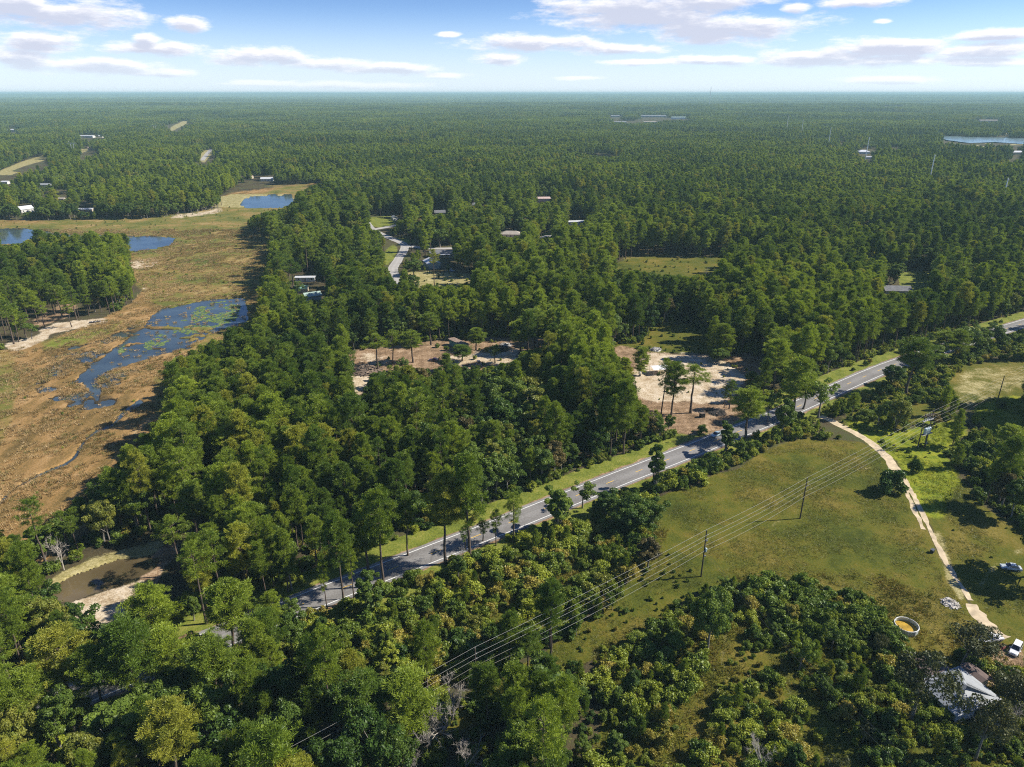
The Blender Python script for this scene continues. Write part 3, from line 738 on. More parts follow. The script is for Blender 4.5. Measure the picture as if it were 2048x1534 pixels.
    A['z_sand'] = np.maximum(zone(SANDS, 2, .5, 4, 13), zone(CLEARSAND, 6, .8, 13, 14) * 1.08)
    A['z_mud'] = np.maximum(smooth(-z, .10, .30) * .9 * (np.hypot(X, Y) < 1200), smooth(crk, .3, .8) * .5)
    A['z_mud'] = np.maximum(A['z_mud'], smooth(wet, .2, .8) * (.25 + 1.1 * np.clip(n9 + .1, 0, 1)))
    lilies = raster([[(370, 640), (400, 610), (450, 600), (480, 610), (470, 640), (420, 660), (380, 680), (330, 690), (290, 700), (330, 660)]])
    nr, nc = len(rows), len(cols)
    i = np.arange(nr * nc).reshape(nr, nc)
    f = np.stack([i[:-1, :-1], i[:-1, 1:], i[1:, 1:], i[1:, :-1]], -1).reshape(-1, 4)
    me = mesh_np('ground', np.stack([X, Y, z], 1), f, [ground_material()], attrs=A, smooth=True)
    tag(link('ground', me), kind='structure', label='wide flat plain of woods, marsh, fields and sand')


build_ground()


def sheet(name, poly, z, m, label, grow=1.0, sub=None):
    """a flat sheet over an outline, grown from its middle"""
    P = np.array([at(x, y, z) for x, y in poly])
    c = P.mean(0)
    P = c + (P - c) * grow
    b = MB(); b.add([(p[0], p[1], z) for p in P], [tuple(range(len(P)))])
    me = bpy.data.meshes.new(name); me.from_pydata(b.v, [], b.f); me.materials.append(m); me.update()
    n = me.polygons[0].normal.z
    if n < 0: me.flip_normals()
    return tag(link(name, me), label, kind='structure')


W_BLUE = water_material('pond_water', (.055, .078, .088), .09, .02)
W_BROWN = water_material('muddy_water', (.125, .095, .048), .05, .015)
sheet('pond_water', [(60, 830), (60, 740), (150, 690), (240, 660), (280, 640), (330, 600), (400, 588), (500, 582), (512, 625), (508, 655), (460, 670), (420, 690), (345, 735), (300, 790), (290, 840), (180, 850)],
      -.34, W_BLUE, 'blue marsh pond with lily pads and brown reeds along its edges')
sheet('creek_water', ribbon([(300, 795), (258, 818), (240, 832), (228, 846), (190, 863), (168, 880), (150, 912), (130, 927), (62, 955), (22, 980), (0, 1004), (-40, 1040)], 16), -.42, W_BLUE, 'narrow dark creek winding across the brown marsh')
sheet('lake_water', [(x, y + (4 if y > 480 else -4)) for x, y in LAKE], -.34, W_BLUE, 'dark blue lake behind the wooded point on the left')
sheet('far_pond_water', [(470, 405), (490, 388), (540, 384), (600, 382), (610, 408), (570, 420), (510, 421), (475, 417)], -.34, W_BLUE, 'small bright pond at the far end of the marsh')
sheet('brown_pond_water', [(85, 1208), (95, 1165), (130, 1140), (200, 1115), (290, 1100), (335, 1105), (330, 1140), (290, 1165), (200, 1200), (130, 1216)], -.34, W_BROWN, 'muddy brown pond beside white sand in the near woods')
sheet('distant_lake_water', [(x, y) for x, y in BIGLAKE], -.6, water_material('lake_water_far', (.20, .28, .30), .2, .02), 'pale lake in the far woods to the right')


def densify(pts, n=14):
    """smooth curve through ground points"""
    P = np.array(pts, float); out = []
    for i in range(len(P) - 1):
        a, b, c, d = P[max(i - 1, 0)], P[i], P[i + 1], P[min(i + 2, len(P) - 1)]
        for t in np.linspace(0, 1, n, endpoint=False):
            out.append(.5 * ((2 * b) + (-a + c) * t + (2 * a - 5 * b + 4 * c - d) * t ** 2 + (-a + 3 * b - 3 * c + d) * t ** 3))
    out.append(P[-1])
    return np.array(out)


def strip_mesh(name, C, lo, hi, z, m, n=8, ragged=0.0, seed=0):
    """a strip following centre line C between offsets lo..hi to its left"""
    d = np.gradient(C, axis=0); d /= np.linalg.norm(d, axis=1)[:, None]
    nr = np.stack([-d[:, 1], d[:, 0]], 1)
    u = np.linspace(0, 1, n + 1)
    V, acr = [], []
    for k, t in enumerate(u):
        off = np.full(len(C), lo + (hi - lo) * t)
        if ragged and k in (0, n):
            off = off + (fbm(np.arange(len(C)) / 3. + 50 * k, np.full(len(C), seed * 1.), 3, seed) - .5) * 2 * ragged
        P = C + nr * off[:, None]
        V.append(np.concatenate([P, np.full((len(C), 1), z)], 1)); acr.append(np.full(len(C), t))
    V = np.stack(V, 1).reshape(-1, 3); acr = np.stack(acr, 1).ravel()
    i = np.arange(len(C) * (n + 1)).reshape(len(C), n + 1)
    f = np.stack([i[:-1, :-1], i[1:, :-1], i[1:, 1:], i[:-1, 1:]], -1).reshape(-1, 4)[:, ::-1]
    me = mesh_np(name, V, f, [m], attrs={'across': acr})
    if me.polygons[0].normal.z < 0: me.flip_normals()
    return me


ROAD_C = densify([at(*p) for p in ROADLINE], 16)
asphalt = road_material('asphalt', (.165, .155, .145), (.27, .26, .245))
tag(link('road', strip_mesh('road', ROAD_C, -4.5, 4.5, .06, asphalt, 12, .25, 3)), 'grey two-lane country road crossing the woods', kind='structure')
white_paint = plain('white_paint', (.78, .78, .75), .7, .08, 3)
yellow_paint = plain('yellow_paint', (.72, .45, .06), .7, .12, 3)


def dashes(C, on, period, w, z):
    s = np.concatenate([[0], np.cumsum(np.linalg.norm(np.diff(C, axis=0), axis=1))])
    b = MB()
    k = 0.0
    while k + on < s[-1]:
        q = [np.array([np.interp(t, s, C[:, j]) for j in (0, 1)]) for t in (k, k + on)]
        d = (q[1] - q[0]) / np.linalg.norm(q[1] - q[0]); n = np.array([-d[1], d[0]]) * w / 2
        b.add([(*(q[0] - n), z), (*(q[1] - n), z), (*(q[1] + n), z), (*(q[0] + n), z)], [(0, 1, 2, 3)])
        k += period
    return b


for off in (-3.5, 3.5):
    tag(link('road_edge_line', strip_mesh('road_edge_line', ROAD_C, off - .11, off + .11, .066, white_paint, 1)), 'white edge line painted on the road', kind='structure')
tag(dashes(ROAD_C, 3.05, 12.19, .22, .066).build('road_centre_line', yellow_paint), 'dashed yellow centre line of the road', kind='structure')
lane = road_material('pale_asphalt', (.34, .32, .29), (.46, .44, .41))
for pts in VILLAGE:
    tag(link('street', strip_mesh('street', densify([at(*p) for p in pts], 10), -3.3, 3.3, .05 + .006 * VILLAGE.index(pts), lane, 6, .3, 4)), 'pale village street between the trees', kind='structure')
tag(link('far_street', strip_mesh('far_street', densify([at(*p) for p in [(404, 321), (413, 309), (424, 297)]], 10), -4, 4, .05, lane, 4)), 'pale straight street running away into the far woods', kind='structure')
PATH_C = densify([at(*p) for p in PATHLINE], 8)
sandtrack = plain('track_sand', (.56, .45, .29), .95, .30, .5, bump=.4)
n0 = int(len(PATH_C) * .46)
tag(link('dirt_track', strip_mesh('dirt_track', PATH_C[:n0], -1.5, 1.5, .03, sandtrack, 6, .55, 5)), 'pale sandy farm track leaving the road', kind='structure')
for lo, hi, k in ((-1.5, -.35, 3), (.25, 1.4, 9)):
    n = int(len(PATH_C) * (.60 if k == 3 else .80))
    tag(link('dirt_track', strip_mesh('dirt_track', PATH_C[n0 - 1:n], lo, hi, .028, sandtrack, 4, .5, k)), 'pale sandy wheel rut of the farm track', kind='structure')
tag(link('dirt_track', strip_mesh('dirt_track', PATH_C[-30:-8], -1.4, 1.5, .03, sandtrack, 4, .8, 12)), 'bare sandy end of the farm track near the white car', kind='structure')

# ------------------------------------------------------------------ plants: the shapes
def np_tube(pts, rad, n=6):
    pts = np.asarray(pts, float); k = len(pts)
    d = np.gradient(pts, axis=0); d /= np.linalg.norm(d, axis=1)[:, None] + 1e-9
    ref = np.where(np.abs(d[:, 2:3]) > .9, np.array([[1., 0, 0]]), np.array([[0, 0, 1.]]))
    a = np.cross(d, ref); a /= np.linalg.norm(a, axis=1)[:, None] + 1e-9
    b = np.cross(d, a)
    t = np.linspace(0, 2 * np.pi, n, endpoint=False)
    V = pts[:, None] + (a[:, None] * np.cos(t)[None, :, None] + b[:, None] * np.sin(t)[None, :, None]) * np.asarray(rad, float)[:, None, None]
    i = np.arange(k * n).reshape(k, n); j = np.roll(i, -1, 1)
    q = np.stack([i[:-1], j[:-1], j[1:], i[1:]], -1).reshape(-1, 4)
    return V.reshape(-1, 3), np.concatenate([q[:, [0, 1, 2]], q[:, [0, 2, 3]]])


def merge(parts):
    V, F, k = [], [], 0
    for v, f in parts:
        V.append(v); F.append(f + k); k += len(v)
    return np.concatenate(V), np.concatenate(F)


def unit(a): return a / (np.linalg.norm(a, axis=-1, keepdims=True) + 1e-9)


def tufts(r, C, D, per, length, width, spread=1.0):
    """needle sprays: per thin triangles out of every centre C, around direction D"""
    n = len(C)
    d = unit(D[:, None] * 1.0 + r.normal(0, .75 * spread, (n, per, 3)))
    L = length * r.uniform(.6, 1.15, (n, per, 1))
    s = unit(np.cross(d, r.normal(0, 1, (n, per, 3)))) * (width * r.uniform(.7, 1.3, (n, per, 1)))
    root = C[:, None] + d * L * .08
    tip = C[:, None] + d * L
    V = np.stack([tip + s * .9, tip - s * .9, root], 2).reshape(-1, 3)
    F = np.arange(len(V)).reshape(-1, 3)
    return V, F


def leaves(r, C, N, size, flat=.55):
    """one triangle leaf (or leaf spray) per centre, facing roughly along N"""
    n = unit(N + r.normal(0, flat, N.shape))
    a = unit(np.cross(n, r.normal(0, 1, N.shape))); b = np.cross(n, a)
    s = size * r.uniform(.6, 1.3, (len(C), 1))
    V = np.stack([C + a * s * .75, C - a * s * .45 + b * s * .5, C - a * s * .45 - b * s * .5], 1).reshape(-1, 3)
    return V, np.arange(len(V)).reshape(-1, 3)


def shape_pine(seed, H=20., crown=.5, R=3.4, dens=1.0, sparse=False):
    r = np.random.default_rng(seed)
    zz = np.linspace(0, H * .97, 9)
    bend = np.cumsum(r.normal(0, .10, (9, 2)), 0) * (H / 20)
    axis = np.concatenate([bend - bend[0], zz[:, None]], 1)
    rad = np.interp(zz / H, [0, .04, .5, 1], [.34, .26, .18, .04]) * (H / 20) ** .8
    tr = [np_tube(axis, rad, 8)]
    tiers = int((8 if sparse else 11) * dens * (crown / .5) ** .6)
    C, D, T = [], [], []
    for q in range(tiers):
        t = (q + r.uniform(.1, .7)) / tiers
        nw = int(r.integers(3, 5)) if sparse else int(r.integers(4, 6))
        tone = r.uniform(0, .12)
        for k in range(nw):
            tk = min(.99, max(0, t + r.normal(0, .018)))
            z = H * (1 - crown) + H * crown * (tk ** .85) * .97
            prof = (1 - tk ** 2.6) ** .62 * (.62 + .38 * min(1, tk / .3)) * (r.uniform(.4, 1.12) if sparse else r.uniform(.58, 1.14))
            L = max(.55, R * prof)
            az = q * 2.0 + k * 2 * math.pi / nw + r.normal(0, .28)
            up = np.interp(tk, [0, .5, 1], [-.05, .22, 1.0]) + r.normal(0, .10)
            p0 = np.array([np.interp(z, axis[:, 2], axis[:, 0]), np.interp(z, axis[:, 2], axis[:, 1]), z])
            dr = unit(np.array([math.cos(az), math.sin(az), up]))
            s = np.linspace(0, 1, 4)[:, None]
            br = p0 + dr * s * L + np.array([0, 0, 1.]) * (s ** 2) * L * .18
            if L > .9: tr.append(np_tube(br, np.interp(s[:, 0], [0, 1], [.08, .025]) * (H / 20), 4))
            side = np.array([-dr[1], dr[0], 0.])
            ncl = 2 if L < 1.6 else 3 if L < 2.8 else 4
            tn = tone + r.uniform(0, .22)
            for c in range(ncl):                       # flat plates of needles towards the branch end
                u = np.interp(c, [0, max(1, ncl - 1)], [1.0, .50]) + r.normal(0, .04)
                o = (r.uniform(-.28, .28) if c else 0) * L
                ctr0 = p0 + dr * u * L + np.array([0, 0, 1.]) * u ** 2 * L * .18 + side * o
                m = int((3.4 if sparse else 4.3) * dens + r.uniform(0, 1.5))
                sp = .24 + .16 * L / R
                C.append(ctr0 + r.normal(0, [sp * 1.15, sp * 1.15, sp * .38], (m, 3)))
                D.append(unit(dr * .45 + np.array([0, 0, .9]) + r.normal(0, .28, (m, 3))))
                T.append(np.full(m, tn) + r.uniform(0, .12, m))
    C, D, T = np.concatenate(C), np.concatenate(D), np.concatenate(T)
    per = 34
    v, f = tufts(r, C, D, per, .66, .038, 1.05)
    return dict(wood=merge(tr), crown=(v, f), tint=np.repeat(T, per * 3), H=H, R=R, bark='bark', leaf='needle')


def clumpy(r, centres, radii, per, size, up=.35, flat=.6):
    V, F, T, k = [], [], [], 0
    for c, rad in zip(centres, radii):
        n = int(per * (rad / np.mean(radii)) ** 2)
        d = unit(r.normal(0, 1, (n, 3)) + np.array([0, 0, up]))
        P = c + d * rad * r.uniform(.72, 1.05, (n, 1)) * np.array([1, 1, .8])
        v, f = leaves(r, P, d, size, flat)
        V.append(v); F.append(f + k); k += len(v)
        T.append(np.repeat(np.clip(r.uniform(.0, .36) + r.uniform(0, .14, n), 0, .5), 3))
    return np.concatenate(V), np.concatenate(F), np.concatenate(T)


def shape_broad(seed, H=13., R=4.2, low=.28, dens=1.0, leafsize=.27, bark='greybark', leaf='leaf', open_=False):
    r = np.random.default_rng(seed)
    tr = []
    zc = H * (low + 1) / 2; hz = H * (1 - low) / 2
    lean = r.normal(0, .25, 2)
    base = np.array([[0, 0, 0], [lean[0] * .3, lean[1] * .3, H * low * .6], [lean[0], lean[1], H * low * 1.25]])
    tr.append(np_tube(base, [.34 * H / 13, .24 * H / 13, .2 * H / 13], 7))
    nc = int((34 if open_ else 48) * dens)
    ctr, rad = [], []
    lobes = [(r.uniform(-.4, .4) * R, r.uniform(-.4, .4) * R, r.uniform(-.2, .35) * hz, r.uniform(.55, .8)) for _ in range(4)]
    for k in range(nc):
        lb = lobes[k % 4]
        d = unit(r.normal(0, 1, 3) + np.array([0, 0, .25]))
        q = r.uniform(.75, 1.0)
        p = np.array([lb[0], lb[1], zc + lb[2]]) + d * np.array([R, R, hz]) * lb[3] * q
        p[2] = min(max(p[2], H * low * .8), H * .96)
        ctr.append(p); rad.append(r.uniform(.65, 1.2) * R / 4.2)
    for p in ctr[::3]:
        m = (base[-1] + p) / 2 + r.normal(0, .3, 3)
        tr.append(np_tube([base[-1] - [0, 0, .3], m, p], [.11 * H / 13, .07 * H / 13, .02], 4))
    v, f, t = clumpy(r, ctr, rad, (105 if open_ else 240) * dens ** .3, leafsize * R / 4.2, .4, .65)
    return dict(wood=merge(tr), crown=(v, f), tint=t, H=H, R=R, bark=bark, leaf=leaf)


def shape_shrub(seed, H=2.6, R=1.7, leafsize=.20, per=125, nc=17, leaf='shrubleaf'):
    r = np.random.default_rng(seed)
    ctr, rad, tr = [], [], []
    for k in range(nc):
        a = r.uniform(0, 2 * np.pi); q = math.sqrt(r.uniform(0, 1)) * .75
        p = np.array([math.cos(a) * R * q, math.sin(a) * R * q, H * (.80 - .5 * q * q) * r.uniform(.3, 1.18)])
        ctr.append(p); rad.append(r.uniform(.22, .55) * R / 1.5)
        if k % 2 == 0: tr.append(np_tube([[0, 0, 0], p * [.5, .5, .6], p], [.05, .03, .012], 4))
    v, f, t = clumpy(r, ctr, rad, per, leafsize, .55, .9)
    v += np.repeat(r.normal(0, .10, (len(v) // 3, 3)), 3, 0) * R / 1.5
    v[:, 2] = np.maximum(v[:, 2], .02)
    return dict(wood=merge(tr), crown=(v, f), tint=t, H=H, R=R, bark='greybark', leaf=leaf)


def shape_bare(seed, H=11., R=2.6):
    r = np.random.default_rng(seed)
    tr = []
    def grow(p, d, L, rad, lev):
        n = 4
        pts = [p]
        for i in range(n):
            d = unit(d + r.normal(0, .16, 3) + np.array([0, 0, .05])); pts.append(pts[-1] + d * L / n)
        tr.append(np_tube(pts, np.linspace(rad, rad * .45, n + 1), 5 if lev < 2 else 3))
        if lev < 4:
            for i in range(4 if lev else 6):
                t = r.uniform(.35, 1); q = pts[int(t * n)]
                dd = unit(d + r.normal(0, .62, 3) + np.array([0, 0, .12]))
                grow(q, dd, L * r.uniform(.42, .66), max(.014, rad * .5), lev + 1)
    grow(np.zeros(3), np.array([0, 0, 1.]), H * .5, .15, 0)
    return merge(tr)


def shape_tuft(seed, H=.8, R=.55, n=26, w=.05):
    r = np.random.default_rng(seed)
    a = r.uniform(0, 2 * np.pi, n); q = np.sqrt(r.uniform(0, 1, n)) * R
    p = np.stack([np.cos(a) * q, np.sin(a) * q, np.zeros(n)], 1)
    d = unit(np.stack([np.cos(a) * .5, np.sin(a) * .5, np.ones(n)], 1) + r.normal(0, .3, (n, 3)))
    s = unit(np.cross(d, r.normal(0, 1, (n, 3)))) * w
    L = H * r.uniform(.5, 1.1, (n, 1))
    V = np.stack([p + s, p - s, p + d * L], 1).reshape(-1, 3)
    return V, np.arange(len(V)).reshape(-1, 3), np.repeat(r.uniform(0, .5, n), 3)


class Kind:
    """one shape of plant: wood mesh and crown mesh for single plants, and both together for the woods"""
    def __init__(s, sh, name):
        s.H, s.R = sh['H'], sh['R']
        wv, wf = sh['wood']; cv, cf = sh['crown']
        mb, ml = M[sh['bark']], M[sh['leaf']]
        s.trunk = mesh_np('trunk', wv, wf, [mb], smooth=True)
        s.raw = (cv, cf, sh['tint'])
        s.crown = mesh_np('crown', cv, cf, [ml], attrs={'tint': sh['tint']})
        V = np.concatenate([wv, cv]); F = np.concatenate([wf, cf + len(wv)])
        s.whole = mesh_np(name, V, F, [mb, ml], np.r_[np.zeros(len(wf)), np.ones(len(cf))], attrs={'tint': np.r_[np.zeros(len(wv)), sh['tint']]})


PINES = [Kind(shape_pine(100 + i, 20, c, R, d), 'pine_tree') for i, (c, R, d) in enumerate([(.52, 3.2, 1), (.60, 3.3, 1.05), (.46, 3.7, 1), (.70, 2.9, 1.1), (.50, 3.9, 1.1), (.64, 3.1, 1.05)])]
SPARSE = [Kind(shape_pine(140 + i, 20, c, R, .9, True), 'pine_tree') for i, (c, R) in enumerate([(.45, 3.9), (.6, 2.6), (.38, 3.2)])]
YOUNGP = [Kind(shape_pine(160 + i, 20, .86, 3.6, 1.15), 'pine_tree') for i in range(3)]
BROADS = [Kind(shape_broad(200 + i, 13, R, lo), 'broadleaf_tree') for i, (R, lo) in enumerate([(4.2, .22), (4.6, .28), (3.8, .18), (4.9, .25), (4.0, .3)])]
OPENS = [Kind(shape_broad(230 + i, 13, 4.3, .34, .9, .38, open_=True), 'broadleaf_tree') for i in range(2)]
COLUMNS = [Kind(shape_broad(240 + i, 13, 2.5, .06, 1.0, .55), 'broadleaf_tree') for i in range(2)]
PECANS = [Kind(shape_broad(250 + i, 13, 5.2, .3, 1.0, .27, leaf='pecan', open_=True), 'broadleaf_tree') for i in range(2)]
BUSHY = [Kind(shape_broad(270 + i, 13, R, .02, 1.25, .36, leaf=l), 'broadleaf_tree') for i, (R, l) in enumerate([(4.6, 'leaf'), (5.4, 'shrubleaf'), (4.2, 'shrubleaf')])]
AUTUMN = [Kind(shape_broad(260, 13, 4.0, .25, 1.0, .4, leaf='autumn'), 'broadleaf_tree')]
SHRUBS = [Kind(shape_shrub(300 + i, H, R), 'shrub') for i, (H, R) in enumerate([(2.6, 1.7), (2.2, 1.9), (3.1, 1.5), (2.4, 1.6), (2.8, 1.8)])]
DSHRUBS = [Kind(shape_shrub(320 + i, H, R, .25, leaf='leaf'), 'shrub') for i, (H, R) in enumerate([(2.7, 1.8), (3.0, 1.6), (2.3, 1.9)])]
ALL = {'pine': PINES + SPARSE + YOUNGP, 'broad': BROADS + OPENS + COLUMNS + PECANS + AUTUMN + BUSHY, 'shrub': SHRUBS + DSHRUBS}
NP_, NB_ = len(PINES), len(BROADS)

# ------------------------------------------------------------------ plants: where they stand
Z_NONE, Z_SCRUB, Z_THICK, Z_BROAD, Z_PLANT, Z_OPENPINE, Z_PECAN, Z_SHRUB = 1, 2, 3, 4, 5, 6, 7, 8
ZONEMAP = np.zeros((MH, MW), np.int8)
for code, polys in [
    (Z_BROAD, [[(-300, 300), (200, 330), (440, 380), (440, 420), (300, 440), (-300, 450)], [(830, 400), (1000, 380), (1200, 400), (1220, 470), (1100, 480), (830, 490)], [(1350, 230), (1700, 235), (1900, 290), (2300, 300), (2300, 345), (1900, 350), (1600, 300), (1350, 270)],
                [(1760, 470), (1850, 440), (2300, 420), (2300, 620), (2048, 660), (1900, 640), (1800, 560)], [(640, 480), (740, 470), (770, 540), (690, 570), (640, 540)], [(60, 480), (200, 470), (250, 520), (150, 560), (50, 530)],
                [(130, 1000), (260, 930), (330, 960), (300, 1060), (200, 1110), (60, 1130), (-100, 1100), (-100, 1040)]]),
    (Z_PLANT, [[(1100, 290), (1500, 280), (1750, 330), (1900, 400), (1750, 450), (1500, 430), (1200, 390)]]),
    (Z_OPENPINE, [[(-300, 600), (60, 600), (170, 600), (240, 630), (60, 690), (-300, 720)]]),
    (Z_SCRUB, [[(520, 1330), (640, 1232), (760, 1185), (900, 1135), (1040, 1088), (1140, 1050), (1290, 990), (1335, 1060), (1310, 1120), (1200, 1205), (1050, 1300), (900, 1370), (700, 1420), (560, 1400)],
               [(1190, 1290), (1400, 1200), (1470, 1300), (1440, 1900), (1140, 1900), (1180, 1500)], [(1450, 1290), (1600, 1350), (1760, 1560), (1760, 1900), (1400, 1900)],
               [(1690, 815), (1780, 790), (1860, 800), (1880, 830), (1800, 855), (1700, 838)], [(1500, 905), (1600, 860), (1655, 850), (1650, 880), (1560, 890), (1440, 965), (1350, 1000), (1310, 1000), (1320, 960)]]),
    (Z_THICK, [[(1480, 1165), (1560, 1145), (1760, 1165), (1850, 1210), (1880, 1300), (1800, 1330), (1700, 1300), (1600, 1280), (1500, 1230)], [(1280, 1010), (1330, 990), (1340, 1080), (1260, 1100), (1230, 1040)],
               [(1900, 880), (1960, 930), (2000, 1000), (2070, 1060), (2250, 1050), (2250, 930), (2048, 900)], [(1690, 800), (1830, 760), (1960, 700), (2048, 680), (2250, 640), (2250, 730), (2048, 715), (1930, 735), (1880, 790), (1800, 810)],
               [(1330, 960), (1430, 900), (1440, 930), (1400, 970), (1330, 1000)]]),
    (Z_PECAN, [[(1690, 1300), (1880, 1300), (2070, 1330), (2300, 1300), (2300, 1900), (1740, 1900), (1640, 1450)]]),
    (Z_THICK, [[(1900, 860), (1960, 880), (2048, 880), (2300, 880), (2300, 1060), (2060, 1075), (1990, 1000), (1930, 930)]]),
    (Z_SHRUB, [[(815, 1400), (1005, 1400), (1020, 1800), (790, 1800)], [(1690, 790), (1780, 750), (1880, 735), (1960, 705), (2048, 690), (2250, 650), (2250, 725), (2048, 715), (1930, 735), (1885, 790), (1880, 835), (1800, 850), (1690, 830)]]),
    (Z_NONE, [FIELD, [(1330, 1100), (1405, 1165), (1330, 1216), (1250, 1264), (1150, 1322), (1090, 1340), (1110, 1310), (1230, 1215)], [(1430, 1260), (1465, 1262), (1440, 1350), (1400, 1440), (1355, 1560), (1325, 1560), (1365, 1430)], POOLMEADOW] + YARD[:1] + DRYFIELD + CLEARING + SANDS + FAR_STRIP + VILLAGE_STRIP + VERGE_MEADOW + SANDFIELD + [LUSH[1], [(60, 1190), (100, 1150), (200, 1105), (300, 1070), (420, 1060), (450, 1100), (400, 1180), (320, 1235), (230, 1262), (160, 1260), (80, 1230)]]),
]:
    ZONEMAP[raster(polys)] = code
ZONEMAP[raster([MARSH]) & ~raster([[(-300, 560), (240, 510), (280, 570), (200, 640), (60, 690), (-300, 720)]])] = Z_NONE
ZONEMAP[M_WATER] = Z_NONE
VISB = M_VIS

ROADPTS = ROAD_C


def roaddist(X, Y):
    X, Y = np.asarray(X), np.asarray(Y); best = np.full(X.shape, 1e9)
    for a, b in zip(ROADPTS[:-1:4], np.r_[ROADPTS[4::4], ROADPTS[-1:]]):
        ab = b - a; t = np.clip(((X - a[0]) * ab[0] + (Y - a[1]) * ab[1]) / (ab @ ab + 1e-9), 0, 1)
        best = np.minimum(best, np.hypot(X - a[0] - t * ab[0], Y - a[1] - t * ab[1]))
    return best


PLANTS = []      # dict(kind, variant, x, y, s(height scale), w(width scale), rz, h, r, named)


def put(kind, v, x, y, h, wide=None, rz=None, lean=(0, 0), what=None, zone=0):
    K = ALL[kind][v]
    s = h / K.H
    w = (wide / 2 / K.R) if wide else s
    PLANTS.append(dict(kind=kind, v=v, x=x, y=y, s=s, w=w, rz=random.uniform(0, 6.28) if rz is None else rz, h=h, r=K.R * w, lean=lean, what=what, zone=zone))


def put_px(kind, v, base, top, wpx=None, what=None, lean=False):
    """a single plant: where it stands, the row of its top and its crown width in photo pixels"""
    x, y = at(*base)
    h = tall(base, top[1]) if isinstance(top, tuple) else tall(base, top)
    zc = h * .75
    _, _, d = project(x, y, zc)
    wide = wpx * d / FPX if wpx else None
    ln = (0, 0)
    if lean and isinstance(top, tuple):
        tx, ty, _ = project(x, y, h)
        dx = (top[0] - tx) * d / FPX
        ln = (math.atan2(dx, h), 0)
    put(kind, v, x, y, h, wide, what=what, lean=ln)


